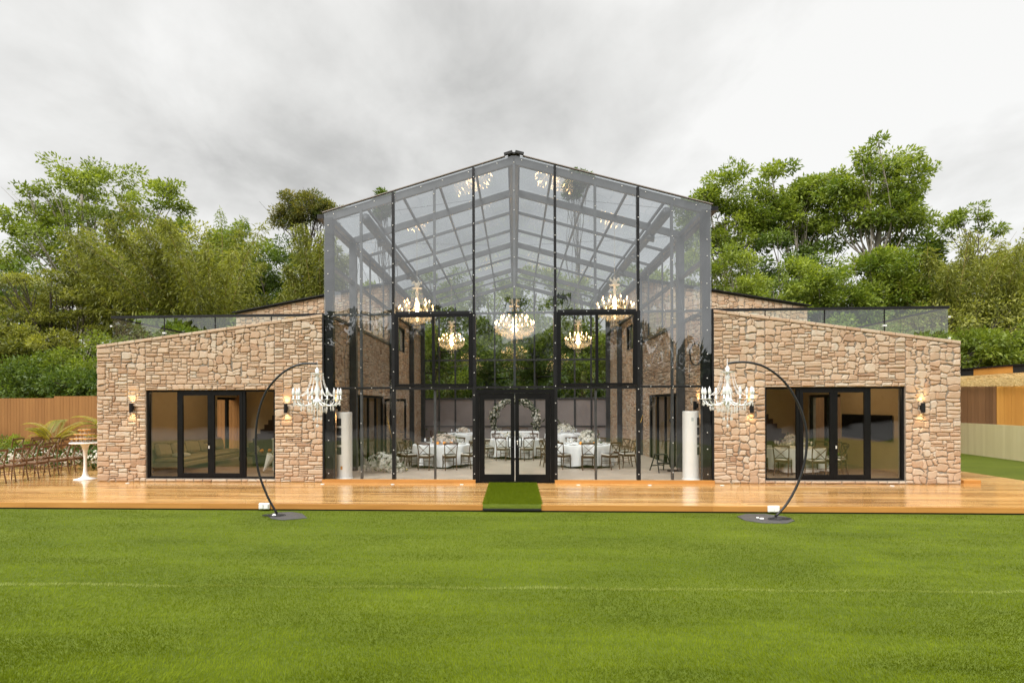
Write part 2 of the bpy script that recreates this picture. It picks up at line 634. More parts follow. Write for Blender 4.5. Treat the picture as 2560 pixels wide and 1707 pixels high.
# ------------------------------------------------------------------ stone masonry
def stone_material():
    m, t, o = base_mat('stone')
    at = t.new('ShaderNodeAttribute', attribute_name='tint')
    v = t.coords('Object')
    n = t.noise(v, 5.0, 6, 0.6)
    nf = t.noise(v, 38.0, 4, 0.6)
    rp = t.new('ShaderNodeValToRGB')
    el = rp.color_ramp.elements
    stops = [(0.0, (0.25, 0.16, 0.105)), (0.25, (0.36, 0.25, 0.165)), (0.5, (0.43, 0.325, 0.23)), (0.75, (0.47, 0.385, 0.29)), (1.0, (0.46, 0.415, 0.34))]
    while len(el) < len(stops):
        el.new(0.5)
    for e, (p, c) in zip(el, stops):
        e.position = p
        e.color = (*c, 1)
    t.link(at.outputs['Fac'], rp.inputs[0])
    f = t.ramp(n, [(0.35, 0.0), (0.7, 1.0)])
    c = t.mix(t.math('MULTIPLY', f, 0.5), rp.outputs[0], (0.46, 0.275, 0.165))
    c = t.mix(t.math('MULTIPLY', t.ramp(nf, [(0.5, 0.0), (0.75, 1.0)]), 0.35), c, (0.56, 0.46, 0.36))
    p = t.new('ShaderNodeBsdfPrincipled')
    t.link(c, p.inputs['Base Color'])
    p.inputs['Roughness'].default_value = 0.8
    p.inputs['Specular IOR Level'].default_value = 0.3
    bn = t.new('ShaderNodeBump')
    bn.inputs['Strength'].default_value = 0.9
    bn.inputs['Distance'].default_value = 0.03
    h = t.math('ADD', n, t.math('MULTIPLY', nf, 0.25))
    t.link(h, bn.inputs['Height'])
    t.link(bn.outputs[0], p.inputs['Normal'])
    t.link(p.outputs[0], o.inputs[0])
    MATS['stone'] = m


stone_material()


def clip_half(poly, a, b, c):
    """keep the part of poly with a*x + b*y <= c"""
    res = []
    n = len(poly)
    for i in range(n):
        p, q = poly[i], poly[(i + 1) % n]
        dp, dq = a * p[0] + b * p[1] - c, a * q[0] + b * q[1] - c
        if dp <= 0:
            res.append(p)
        if (dp < 0) != (dq < 0) and dp != dq:
            k = dp / (dp - dq)
            res.append((p[0] + (q[0] - p[0]) * k, p[1] + (q[1] - p[1]) * k))
    return res


def stone_patch(mb, x0, x1, z0, z1, fn, rng, clips=(), rubble=0.5, depth=0.03):
    """fills a rectangle of wall with individual rounded stones; fn(s, t, d) gives the 3-D point"""
    if x1 - x0 < 0.05 or z1 - z0 < 0.03:
        return
    nx, nz = max(1, round((x1 - x0) / 0.088)), max(1, round((z1 - z0) / 0.053))
    cw, ch = (x1 - x0) / nx, (z1 - z0) / nz
    ph = [rng.uniform(0, 6.28) for _ in range(4)]

    def zone(s, t):
        v = math.sin(1.5 * s + ph[0]) + math.sin(1.9 * t + ph[1]) + math.sin(2.6 * s - 2.2 * t + ph[2]) * .8 + math.sin(4.1 * t + 3.3 * s + ph[3]) * .5
        return v > (0.38 - rubble) * 3.2
    J = {}

    def lat(i, j):
        if (i, j) not in J:
            s, t = x0 + i * cw, z0 + j * ch
            am = 0.72 if zone(s, t) else 0.18
            dx = 0 if i in (0, nx) else rng.uniform(-am, am) * cw * .8
            dz = 0 if j in (0, nz) else rng.uniform(-am, am) * ch * 1.05
            J[(i, j)] = (s + dx, t + dz)
        return J[(i, j)]
    occ = [[False] * nx for _ in range(nz)]
    for j in range(nz):
        for i in range(nx):
            if occ[j][i]:
                continue
            rub = zone(x0 + (i + 1) * cw, z0 + (j + 1) * ch)
            if rub:
                w_, h_ = rng.choice([2, 2, 3, 3, 3]), rng.choice([2, 3, 3, 4, 4, 4])
            else:
                w_, h_ = rng.choice([2, 3, 3, 4, 5]), rng.choice([1, 1, 2, 2, 2, 3])
            k = 0
            while k < w_ and i + k < nx and not occ[j][i + k]:
                k += 1
            w_ = k
            h_ = min(h_, nz - j)
            if nx - (i + w_) == 1 and not occ[j][i + w_]:
                w_ += 1
            for jj in range(j, j + h_):
                for ii in range(i, i + w_):
                    occ[jj][ii] = True
            big = rub and w_ >= 2 and h_ >= 2
            st = 2 if big else 1
            pts = [lat(i + a, j) for a in range(0, w_, st)] + [lat(i + w_, j + b) for b in range(0, h_, st)] \
                + [lat(i + w_ - a, j + h_) for a in range(0, w_, st)] + [lat(i, j + h_ - b) for b in range(0, h_, st)]
            for (a, b, c) in clips:
                pts = clip_half(pts, a, b, c)
                if len(pts) < 3:
                    break
            if len(pts) < 3:
                continue
            cx = sum(p[0] for p in pts) / len(pts)
            cz = sum(p[1] for p in pts) / len(pts)
            ex = max(p[0] for p in pts) - min(p[0] for p in pts)
            ez = max(p[1] for p in pts) - min(p[1] for p in pts)
            if ex < 0.03 or ez < 0.02:
                continue
            # rounded corners
            q = []
            n = len(pts)
            kk = 0.25 if rub else 0.19
            for a in range(n):
                p0, p1 = pts[a], pts[(a + 1) % n]
                q.append((p0[0] * (1 - kk) + p1[0] * kk, p0[1] * (1 - kk) + p1[1] * kk))
                q.append((p0[0] * kk + p1[0] * (1 - kk), p0[1] * kk + p1[1] * (1 - kk)))
            jn = rng.uniform(0.005, 0.009)
            fx, fz = max(.5, 1 - 2 * jn / ex), max(.5, 1 - 2 * jn / ez)
            e1 = 0.010
            d1, d2 = depth * rng.uniform(.55, .9), depth * rng.uniform(.9, 1.35)
            tl1, tl2 = rng.uniform(-.08, .08), rng.uniform(-.08, .08)
            rings = [(fx, fz, -0.004), (fx, fz, d1 * .6), (fx * max(.6, 1 - 2 * e1 / ex), fz * max(.55, 1 - 2 * e1 / ez), d1),
                     (fx * max(.45, 1 - .07 / ex), fz * max(.4, 1 - .06 / ez), d2)]
            vs = []
            m = len(q)
            for (a, b, d) in rings:
                for (x, z) in q:
                    dx, dz = (x - cx) * a, (z - cz) * b
                    vs.append(fn(cx + dx, cz + dz, d + (tl1 * dx + tl2 * dz) * (1 if d > 0.01 else 0)))
            vs.append(fn(cx, cz, d2 * 1.03))
            fs = []
            for k in range(len(rings) - 1):
                for a in range(m):
                    b = (a + 1) % m
                    fs.append((k * m + a, k * m + b, (k + 1) * m + b, (k + 1) * m + a))
            k = len(rings) - 1
            for a in range(m):
                fs.append((k * m + a, k * m + (a + 1) % m, len(rings) * m))
            mb.add(vs, fs, None, min(1, max(0, rng.gauss(.55, .22))), 1)


# ------------------------------------------------------------------ ground, lawn, deck
def grass_ground_material():
    m, t, o = base_mat('turf_base')
    v = t.coords('Object', (0.35, 1.0, 1.0))
    n = t.noise(v, 0.9, 6, 0.6)
    n2 = t.noise(t.coords('Object', (0.5, 1, 1)), 7.0, 5, 0.65)
    n3 = t.noise(t.coords('Object'), 60, 3, 0.6)
    f = t.math('ADD', t.math('MULTIPLY', n, 0.55), t.math('ADD', t.math('MULTIPLY', n2, 0.3), t.math('MULTIPLY', n3, 0.15)))
    c = t.mix(t.ramp(f, [(0.35, 0.0), (0.65, 1.0)]), (0.062, 0.092, 0.004), (0.115, 0.15, 0.010))
    p = t.new('ShaderNodeBsdfPrincipled')
    t.link(c, p.inputs['Base Color'])
    p.inputs['Roughness'].default_value = 0.7
    p.inputs['Specular IOR Level'].default_value = 0.2
    bn = t.new('ShaderNodeBump')
    bn.inputs['Strength'].default_value = 0.8
    bn.inputs['Distance'].default_value = 0.03
    t.link(t.math('ADD', n2, n3), bn.inputs['Height'])
    t.link(bn.outputs[0], p.inputs['Normal'])
    t.link(p.outputs[0], o.inputs[0])
    MATS['turf_base'] = m
    m2 = leaf_mat('turf_blade', (0.080, 0.118, 0.003), (0.195, 0.25, 0.014), 0.3, 0.6, 0.06)
    leaf_mat('turf_seam', (0.22, 0.27, 0.055), (0.36, 0.40, 0.12), 0.3, 0.5)


grass_ground_material()
pbr('earth', (0.03, 0.045, 0.012), (0.07, 0.075, 0.025), 0.6, 0.95, 0, 0.5, 4)
LZ = -0.15

mb = MB()
mb.quad((-700, -700, -0.9), (700, -700, -0.9), (700, 700, -0.9), (-700, 700, -0.9))
structure(mb.build('ground', 'earth'))
mb = MB()
mb.quad((-70, -60, LZ), (70, -60, LZ), (70, 16, LZ), (-70, 16, LZ))
structure(mb.build('lawn', 'turf_base'))
pbr('paving', (0.09, 0.088, 0.082), (0.13, 0.125, 0.118), 1.2, 0.8, 0, 0.2, 20)
mb = MB()
mb.quad((-70, -60, LZ + .004), (70, -60, LZ + .004), (70, -21, LZ + .004), (-70, -21, LZ + .004))
structure(mb.build('paved_yard', 'paving'))


def hill_z(x, y):
    """wooded slope rising behind the building"""
    d = max(0.0, y - 17.5)
    h = 15.0 * (1 - math.exp(-(d / 34.0) ** 1.3))
    h *= 0.8 + 0.2 * math.sin(x * .045 + 1.0) + .12 * math.sin(x * .13 + y * .07)
    return LZ + h


nx, ny = 60, 30
vs, fs = [], []
for j in range(ny + 1):
    for i in range(nx + 1):
        x, y = -120 + 240 * i / nx, 15.5 + 105 * j / ny
        vs.append((x, y, hill_z(x, y) - .03))
for j in range(ny):
    for i in range(nx):
        a = j * (nx + 1) + i
        fs.append((a, a + 1, a + nx + 2, a + nx + 1))
mb = MB()
mb.add(vs, fs)
structure(mb.build('hillside', 'earth', smooth=True))

rs = np.random.default_rng(5)


def vnoise(x, y, seed):
    """cheap smooth value noise on arrays"""
    g = np.random.default_rng(seed).random((64, 64))
    xi, yi = np.floor(x).astype(int), np.floor(y).astype(int)
    fx, fy = x - xi, y - yi
    fx, fy = fx * fx * (3 - 2 * fx), fy * fy * (3 - 2 * fy)
    a, b = g[xi % 64, yi % 64], g[(xi + 1) % 64, yi % 64]
    c, d = g[xi % 64, (yi + 1) % 64], g[(xi + 1) % 64, (yi + 1) % 64]
    return (a * (1 - fx) + b * fx) * (1 - fy) + (c * (1 - fx) + d * fx) * fy


def blades(n, xr, yr, power, hmin, hmax, wid, seamy=None):
    u = rs.random(n) ** power
    y = yr[0] + (yr[1] - yr[0]) * u
    half = 0.95 * (y + 15.6) + 1.0
    x = (rs.random(n) * 2 - 1) * np.minimum(half, xr)
    if seamy is not None:
        x = (rs.random(n) * 2 - 1) * 12
        y = -8.49 + 0.0155 * x + rs.normal(0, .02, n) + .02 * np.sin(x * 3.1)
    f1 = vnoise(x * .8 + 40, y * 2.4 + 40, 1)
    f2 = vnoise(x * 2.2 + 80, y * 6.5 + 80, 2)
    f3 = vnoise(x * .17 + 90, y * .3 + 90, 3)
    f4 = vnoise(x * .6 + 20, y * 11 + 20, 4)
    f5 = vnoise(x * 14 + 10, y * 22 + 10, 5)
    f6 = vnoise(x * 5 + 30, y * 11 + 30, 6)
    cl = .14 * f1 + .30 * f2 + .08 * f3 + .48 * f4
    h = (hmin + (hmax - hmin) * rs.random(n)) * (.6 + .4 * f5 + .4 * f6)
    ang = rs.random(n) * 2 * np.pi
    lean = rs.normal(0, .4, n)
    lx = np.cos(ang) * .35 + (f2 - .5) * 1.3
    ly = np.sin(ang) * .35 + (f1 - .5) * 2.2 + .15
    wx, wy = np.cos(ang + 1.57) * wid, np.sin(ang + 1.57) * wid
    V = np.zeros((n, 3, 3))
    V[:, 0] = np.stack([x - wx, y - wy, np.full(n, LZ)], 1)
    V[:, 1] = np.stack([x + wx, y + wy, np.full(n, LZ)], 1)
    V[:, 2] = np.stack([x + lx * h, y + ly * h, LZ + h], 1)
    t = np.clip((cl - .52) * .6 + .45 + (f5 - .5) * .38 + (f6 - .5) * .22 + rs.normal(0, .2, n), 0, 1)
    return V, t


V, t = blades(620000, 24, (-11.6, -3.52), 1.5, .014, .026, .0030)
o = quads_object('grass', V, t, 'turf_blade', None, 3)
tag(o, 'short green artificial turf pile covering the front lawn', 'grass', None, 'stuff')
V, t = blades(9000, 24, (-9, -8), 1, .022, .032, .0030, seamy=1)
o = quads_object('turf_seam', V, t, 'turf_seam', None, 3)
tag(o, 'pale raised seam running across the front lawn', 'grass', None, 'stuff')


def deck_material():
    m, t, o = base_mat('deck_wood')
    at = t.new('ShaderNodeAttribute', attribute_name='tint')
    v = t.coords('Object', (0.5, 9.0, 1.0))
    n = t.noise(v, 2.2, 6, 0.65, 0.4)
    nb = t.noise(t.coords('Object', (0.3, 0.6, 1)), 1.3, 4, 0.55)
    f = t.math('ADD', t.math('MULTIPLY', at.outputs['Fac'], 0.5), t.math('MULTIPLY', n, 0.5))
    rp = t.new('ShaderNodeValToRGB')
    el = rp.color_ramp.elements
    stops = [(0.2, (0.26, 0.12, 0.035)), (0.42, (0.50, 0.26, 0.08)), (0.62, (0.62, 0.36, 0.125)), (0.85, (0.70, 0.46, 0.20))]
    while len(el) < 4:
        el.new(0.5)
    for e, (p, c) in zip(el, stops):
        e.position = p
        e.color = (*c, 1)
    t.link(f, rp.inputs[0])
    p = t.new('ShaderNodeBsdfPrincipled')
    t.link(rp.outputs[0], p.inputs['Base Color'])
    r = t.ramp(nb, [(0.35, 0.10), (0.62, 0.34)])
    t.link(r, p.inputs['Roughness'])
    p.inputs['Specular IOR Level'].default_value = 0.5
    p.inputs['Coat Weight'].default_value = 0.7
    p.inputs['Coat Roughness'].default_value = 0.05
    bn = t.new('ShaderNodeBump')
    bn.inputs['Strength'].default_value = 0.35
    bn.inputs['Distance'].default_value = 0.006
    t.link(t.math('ADD', n, t.math('MULTIPLY', nb, 0.8)), bn.inputs['Height'])
    t.link(bn.outputs[0], p.inputs['Normal'])
    t.link(bn.outputs[0], p.inputs['Coat Normal'])
    t.link(p.outputs[0], o.inputs[0])
    MATS['deck_wood'] = m


deck_material()
pbr('fascia_wood', (0.36, 0.155, 0.03), (0.52, 0.25, 0.06), 3, 0.55, 0, 0.15, 30, tint=0.4, stretch=(0.3, 1, 4))
rng = random.Random(11)
mb = MB()
BW = 0.093


def boards(mb, y0, y1, x0, x1):
    y = y0
    while y < y1 - 0.01:
        x = x0 - rng.uniform(0, 3)
        while x < x1:
            L = rng.choice([2.4, 3.0, 3.6, 4.2])
            a, b = max(x, x0), min(x + L, x1)
            if b - a > 0.05:
                dz = rng.uniform(-.0015, .0015)
                mb.box(a + .002, y + .0035, -.03, b - .002, y + BW - .0035, dz, None, min(1, max(0, rng.gauss(.5, .3))))
            x += L
        y += BW


boards(mb, -3.40, 0.04, -22, 14.0)
boards(mb, 0.04, 9.5, -24, -11.9)
boards(mb, 0.04, 3.6, 11.7, 14.2)
deck = structure(mb.build('deck', 'deck_wood'))
mb = MB()
mb.quad((-24, -3.39, -.032), (14.2, -3.39, -.032), (14.2, 3.6, -.032), (-24, 3.6, -.032))
mb.quad((-24, 3.6, -.032), (-11.9, 3.6, -.032), (-11.9, 9.5, -.032), (-24, 9.5, -.032))
structure(mb.build('deck_underlay', 'rubber_black'))
mb = MB()
x = -22
for L in (3.2, 4.1, 3.6, 4.1, 3.3, 4.0, 3.9, 4.2, 3.0, 2.6):
    mb.box(x + .002, -3.435, -.115, min(x + L, 14) - .002, -3.402, -.002, None, rng.random())
    x += L
mb.box(-22, -3.40, -.15, 14, -3.36, -.04, None, 0.0, 1)
o = structure(mb.build('deck_fascia', ['fascia_wood', 'rubber_black']))
# little timber block on the deck at the right-hand corner of the house
mb = MB()
mb.bbox(12.1, 0.15, 0.0, 12.55, .45, .09, .006)
tag(mb.build('timber_step', 'fascia_wood'), 'short timber block on the deck against the right stone corner', 'timber block')

# ------------------------------------------------------------------ stone wings
def wing(sgn, label):
    root = empty('stone_house', label, 'building', (0, 0, 0))
    rng = random.Random(21 if sgn < 0 else 33)
    xi, xo = 5.42, (12.05 if sgn < 0 else 11.9)          # inner and outer ends
    zi, zo = 4.74, (3.92 if sgn < 0 else 3.82)             # top of the sloping parapet at those ends
    d0, d1 = (6.81, 10.6) if sgn < 0 else (6.8, 10.48)     # opening
    dz0, dz1 = 0.09, 2.62
    X = lambda x: sgn * x
    slope = (zo - zi) / (xo - xi)
    top = lambda x: zi + slope * (x - xi)
    front = lambda s, t, d: (sgn * s, -d, t)
    flip = sgn > 0

    def P3(fn):
        return fn
    # mortar backing: one solid round the opening
    mb = MB()
    T = 0.28
    def pr(poly, m=0):
        pts = [(sgn * a, b) for a, b in poly]
        if sgn < 0:
            pts = pts[::-1]
        mb.prism(pts, 0.0, T, .5, m)
    pr([(xi, 0), (d0, 0), (d0, top(d0)), (xi, top(xi))])
    pr([(d1, 0), (xo, 0), (xo, top(xo)), (d1, top(d1))])
    pr([(d0, dz1), (d1, dz1), (d1, top(d1)), (d0, top(d0))])
    pr([(d0, 0), (d1, 0), (d1, dz0), (d0, dz0)])
    cut = .085
    cl = [(-slope, 1.0, zi - slope * xi - cut)]
    stone_patch(mb, xi, d0, 0.0, top(d0) - .02, front, rng, cl, .55)
    # triangle of wall above the first patch is covered by the tall patch below, cut along the slope
    stone_patch(mb, xi, d0, top(d0) - .02, zi, front, rng, cl, .4)
    stone_patch(mb, d0, d1, dz1, dz1 + .17, front, rng, (), .0)
    stone_patch(mb, d0, d1, dz1 + .17, zi, front, rng, cl, .5)
    stone_patch(mb, d1, xo, 0.0, zi, front, rng, cl, .42)
    stone_patch(mb, d0, d1, 0.0, dz0 - .012, front, rng, (), .0, .03)
    # sloping course along the top
    s = xi
    while s < xo - .05:
        L = min(rng.uniform(.28, .6), xo - s)
        a, b = s + .006, s + L - .006
        za, zb = top(a), top(b)
        vs = []
        for dd, ins in ((-.004, 0), (.035, .0), (.045, .012)):
            vs += [front(a + ins, za - cut + .008 + ins, dd), front(b - ins, zb - cut + .008 + ins, dd), front(b - ins, zb + .005 - ins, dd), front(a + ins, za + .005 - ins, dd)]
        fs = [(0, 1, 5, 4), (1, 2, 6, 5), (2, 3, 7, 6), (3, 0, 4, 7), (4, 5, 9, 8), (5, 6, 10, 9), (6, 7, 11, 10), (7, 4, 8, 11), (8, 9, 10, 11)]
        mb.add(vs, fs, None, rng.gauss(.55, .2), 1)
        s += L
    # outer return of the front wall and the outer side wall
    outer = lambda s, t, d: (sgn * (xo + d), s, t)
    sd0, sd1 = (6.0, 7.9) if sgn < 0 else (5.0, 7.2)
    for (a, b, c) in ((T, sd0, 0), (sd1, 8.1, 0), (sd0, sd1, 2.5)):
        mb.box(min(X(xo - T), X(xo)), a, c, max(X(xo - T), X(xo)), b, zo - .02)
    stone_patch(mb, 0.0, 2.2, 0, zo, outer, rng, (), .5)
    # inner wall facing the glass hall, doorway between
    iy0, iy1, iz = 2.8, 7.2, 2.52
    hx = xi - .02
    inner = lambda s, t, d: (sgn * (hx - d), s, t)
    for (a, b, c, e) in ((T, iy0, 0, zi), (iy1, 8.2, 0, zi), (iy0, iy1, iz, zi)):
        mb.box(min(X(hx), X(hx + .24)), a, c, max(X(hx), X(hx + .24)), b, e)
    stone_patch(mb, T, iy0, 0, iz, inner, rng, (), .45)
    stone_patch(mb, iy1, 8.2, 0, iz, inner, rng, (), .45)
    stone_patch(mb, T, 8.2, iz, zi, inner, rng, (), .5)
    mb.build('wall', ['mortar', 'stone'], root, False)
    # dark capping on the inner wall and door lining
    mb = MB()
    mb.box(min(X(hx - .07), X(hx + .26)), .3, zi, max(X(hx - .07), X(hx + .26)), 8.2, zi + .09)
    mb.build('capping', 'steel_dark', root)
    mb = MB()
    for y in (iy0 + .03, iy1 - .03, (iy0 + iy1) / 2, iy0 + 1.1, iy1 - 1.1):
        mb.box(min(X(hx + .02), X(hx + .10)), y - .035, 0, max(X(hx + .02), X(hx + .10)), y + .035, iz)
    mb.box(min(X(hx + .02), X(hx + .10)), iy0 + .07, iz - .08, max(X(hx + .02), X(hx + .10)), iy1 - .07, iz - .001)
    fr = mb.build('inner_door', 'black_frame', root)
    mb = MB()
    mb.quad((X(hx + .06), iy0, .03), (X(hx + .06), iy1 - 1.2, .03), (X(hx + .06), iy1 - 1.2, iz - .08), (X(hx + .06), iy0, iz - .08))
    mb.build('pane', 'pane', fr)
    if sgn < 0:      # one leaf stands open into the hall
        mb = MB()
        for z0, z1 in ((.04, .12), (2.32, 2.42)):
            mb.box(-hx + .05, iy1 - .06, z0, -hx + .95, iy1, z1)
        for x0, x1 in ((-hx + .05, -hx + .13), (-hx + .87, -hx + .95)):
            mb.box(x0, iy1 - .058, .12, x1, iy1 - .002, 2.32)
        dl = mb.build('door_leaf', 'black_frame', root)
        mb = MB()
        mb.bar((-hx + .9, iy1 - .08, 1.05), (-hx + .72, iy1 - .1, 1.05), .02, .02)
        mb.build('handle', 'black_frame', dl)
        mb = MB()
        mb.quad((-hx + .13, iy1 - .03, .12), (-hx + .87, iy1 - .03, .12), (-hx + .87, iy1 - .03, 2.32), (-hx + .13, iy1 - .03, 2.32))
        mb.build('pane', 'pane', dl)
    # upper storey behind, with a window to the hall
    xo2 = 12.1
    z2i, z2o = 7.35, 6.15
    sl2 = (z2o - z2i) / (xo2 - xi)
    Y2 = 8.2
    front2 = lambda s, t, d: (sgn * s, Y2 - d, t)
    mb = MB()
    poly = [(X(xi - .02), 3.5), (X(xo2), 3.5), (X(xo2), z2o), (X(xi - .02), z2i)]
    mb.prism(poly if sgn > 0 else poly[::-1], Y2, Y2 + .25)
    stone_patch(mb, xi - .02, xo2, 4.2 if sgn < 0 else 4.2, z2i, front2, rng, [(-sl2, 1.0, z2i - sl2 * xi - .02)], .55)
    wy0, wy1, wz0, wz1 = 9.0, 11.7, 4.7, 5.85
    for (a, b, c, e) in ((Y2 + .25, wy0, 0, z2i), (wy1, 16.3, 0, z2i), (wy0, wy1, 0, wz0), (wy0, wy1, wz1, z2i)):
        mb.box(min(X(hx), X(hx + .24)), a, c, max(X(hx), X(hx + .24)), b, e)
    stone_patch(mb, Y2, wy0, 0, z2i, inner, rng, (), .45)
    stone_patch(mb, wy0, wy1, 0, wz0, inner, rng, (), .45)
    stone_patch(mb, wy0, wy1, wz1, z2i, inner, rng, (), .45)
    stone_patch(mb, wy1, 16.3, 0, z2i, inner, rng, (), .45)
    mb.build('upper_wall', ['mortar', 'stone'], root)
    mb = MB()
    mb.bar((X(xi - .1), Y2 + .02, z2i + .06), (X(xo2 + .1), Y2 + .02, z2o + .04), .4, .045)
    mb.build('upper_roof_edge', 'black_metal', root)
    mb = MB()
    for y in (wy0 + .03, (wy0 + wy1) / 2, wy1 - .03):
        mb.box(min(X(hx + .02), X(hx + .1)), y - .03, wz0, max(X(hx + .02), X(hx + .1)), y + .03, wz1)
    for z in (wz0 + .03, wz1 - .03):
        mb.box(min(X(hx + .02), X(hx + .1)), wy0 + .06, z - .03, max(X(hx + .02), X(hx + .1)), wy1 - .06, z + .03)
    wn = mb.build('hall_window', 'black_frame', root)
    mb = MB()
    mb.quad((X(hx + .06), wy0, wz0), (X(hx + .06), wy1, wz0), (X(hx + .06), wy1, wz1), (X(hx + .06), wy0, wz1))
    mb.build('pane', 'pane_dark', wn)
    # room: floor, ceiling slab, plaster lining, back wall with a door, stair
    mb = MB()
    a, b = sorted((X(xi + .24), X(xo - T)))
    mb.box(a, T, .01, b, 8.0, .05)
    mb.build('room_floor', 'room_floor', root)
    mb = MB()
    mb.box(a - .03, T + .002, 3.3, b + .03, 8.15, 3.55)
    mb.build('terrace_slab', 'plaster', root)
    mb = MB()
    by = 7.98
    u0, u1 = sorted((X(xi + .24), X(xo - T)))
    mb.box(u0, by, .05, u1, by + .1, 3.3)
    u0, u1 = sorted((X(xo - T - .012), X(xo - T)))
    for (a, b, c) in ((T, sd0, .05), (sd1, by, .05), (sd0, sd1, 2.5)):
        mb.box(u0, a, c, u1, b, 3.3)
    u0, u1 = sorted((X(xi + .24), X(xi + .252)))
    mb.box(u0, T, .05, u1, iy0, 3.3)
    mb.box(u0, iy0, iz, u1, by, 3.3)
    mb.build('lining', 'plaster', root)
    mb = MB()
    dm = (sd0 + sd1) / 2
    for y0, y1 in ((sd0, sd0 + .07), (dm - .09, dm + .09), (sd1 - .07, sd1)):
        u0, u1 = sorted((X(xo - T + .06), X(xo - T + .14)))
        mb.box(u0, y0, .05, u1, y1, 2.5)
    mb.box(u0, sd0 + .07, 2.4, u1, dm - .09, 2.499)
    mb.box(u0, dm + .09, 2.4, u1, sd1 - .07, 2.499)
    bdoor = mb.build('side_door', 'black_frame', root)
    for y0, y1 in ((sd0 + .07, dm - .09), (dm + .09, sd1 - .07)):
        mb = MB()
        xx = X(xo - T + .1)
        mb.quad((xx, y0, .05), (xx, y1, .05), (xx, y1, 2.4), (xx, y0, 2.4))
        mb.build('pane', 'pane', bdoor)
    mb = MB()
    for k in range(16):
        s0 = 11.3 - k * .165
        u0, u1 = sorted((X(s0), X(s0 - .167)))
        mb.box(u0, by - 1.0, .05, u1, by - .02, .05 + (k + 1) * .19)
    mb.build('stair', 'stair_wood', root)
    # folding glass door in the front opening: frame, two fixed lights and two leaves
    yf = .05
    ww = d1 - d0
    mb = MB()
    def fb(s0, s1, z0, z1, y0=yf, y1=yf + .09):
        u0, u1 = sorted((X(s0), X(s1)))
        mb.box(u0, y0, z0, u1, y1, z1)
    fb(d0, d1, dz0, dz0 + .05)
    fb(d0, d1, dz1 - .05, dz1)
    q1, q2, q3 = d0 + ww * .245, d0 + ww * .5, d0 + ww * .755
    for s0, s1 in ((d0, d0 + .06), (d1 - .06, d1), (q1 - .035, q1 + .035), (q3 - .035, q3 + .035)):
        fb(s0, s1, dz0 + .05, dz1 - .05)
    frm = mb.build('glazed_screen', 'black_frame', root)
    for s0, s1 in ((d0 + .06, q1 - .035), (q3 + .035, d1 - .06)):
        m2 = MB()
        m2.quad((X(s0), yf + .05, dz0 + .05), (X(s1), yf + .05, dz0 + .05), (X(s1), yf + .05, dz1 - .05), (X(s0), yf + .05, dz1 - .05))
        m2.build('pane', 'pane_dark', frm)
    for s0, s1, hs in ((q1 + .037, q2 - .002, 1), (q2 + .002, q3 - .037, -1)):
        mb = MB()
        fb(s0, s1, dz0 + .052, dz0 + .15, yf - .012, yf + .05)
        fb(s0, s1, dz1 - .15, dz1 - .052, yf - .012, yf + .05)
        fb(s0, s0 + .095, dz0 + .15, dz1 - .15, yf - .012, yf + .05)
        fb(s1 - .095, s1, dz0 + .15, dz1 - .15, yf - .012, yf + .05)
        lf = mb.build('door_leaf', 'black_frame', root)
        mb = MB()
        mb.quad((X(s0), yf + .02, dz0 + .15), (X(s1), yf + .02, dz0 + .15), (X(s1), yf + .02, dz1 - .15), (X(s0), yf + .02, dz1 - .15))
        mb.build('pane', 'pane_dark', lf)
        if hs < 0:
            mb = MB()
            hx_ = s0 + .05
            mb.bar((X(hx_), yf - .05, 1.12), (X(hx_ + .14), yf - .05, 1.12), .018, .018)
            mb.bar((X(hx_), yf - .055, 1.12), (X(hx_), yf - .012, 1.12), .02, .02)
            mb.box(X(hx_) - .015, yf - .03, .95, X(hx_) + .015, yf - .012, 1.03, None, .5, 1)
            mb.build('handle', ['black_metal', 'bolt'], lf)
    return root


wing(-1, 'stone house wing left of the glass hall with beige sofa room behind its doors')
wing(1, 'stone house wing right of the glass hall with dining table behind its doors')

# ------------------------------------------------------------------ terrace railings
def railing(sgn, label, posts):
    root = empty('glass_railing', label, 'railing')
    xi, xo = 5.42, 11.85
    X = lambda x: sgn * x
    zt = 4.76
    y = .32
    mb = MB()
    mb.box(min(X(xi), X(xo)), y - .035, zt - .015, max(X(xi), X(xo)), y + .035, zt + .06)
    mb.box(min(X(xo - .035), X(xo + .035)), y + .035, zt - .005, max(X(xo - .035), X(xo + .035)), 8.0, zt + .045)
    mb.build('handrail', 'black_metal', root)
    xs = [xi] + posts + [xo]
    for a, b in zip(xs[:-1], xs[1:]):
        mb = MB()
        mb.quad((X(a + .02), y, 3.56), (X(b - .02), y, 3.56), (X(b - .02), y, zt), (X(a + .02), y, zt))
        mb.build('glass_panel', 'rail_glass', root)
    for k in range(4):
        a, b = .36 + k * 1.9, .36 + (k + 1) * 1.9 - .04
        mb = MB()
        mb.quad((X(xo), a, 3.56), (X(xo), b, 3.56), (X(xo), b, zt), (X(xo), a, zt))
        mb.build('glass_panel', 'rail_glass', root)
    for p in posts:
        mb = MB()
        mb.box(X(p) - .012, y - .012, 3.56, X(p) + .012, y + .012, zt)
        mb.box(X(p) - .05, y - .03, 4.28, X(p) + .05, y + .03, 4.33, None, .5, 1)
        mb.build('post', ['black_metal', 'bolt'], root)
    for z in (3.92, 4.5):
        mb = MB()
        mb.box(X(xo) - .03, y - .035, z, X(xo) + .03, y - .012, z + .045)
        mb.build('clamp', 'bolt', root)


railing(-1, 'frameless glass railing with black handrail on the left stone wing terrace', [7.05, 8.72, 10.25])
railing(1, 'frameless glass railing with black handrail on the right stone wing terrace', [6.95, 8.55, 10.15])

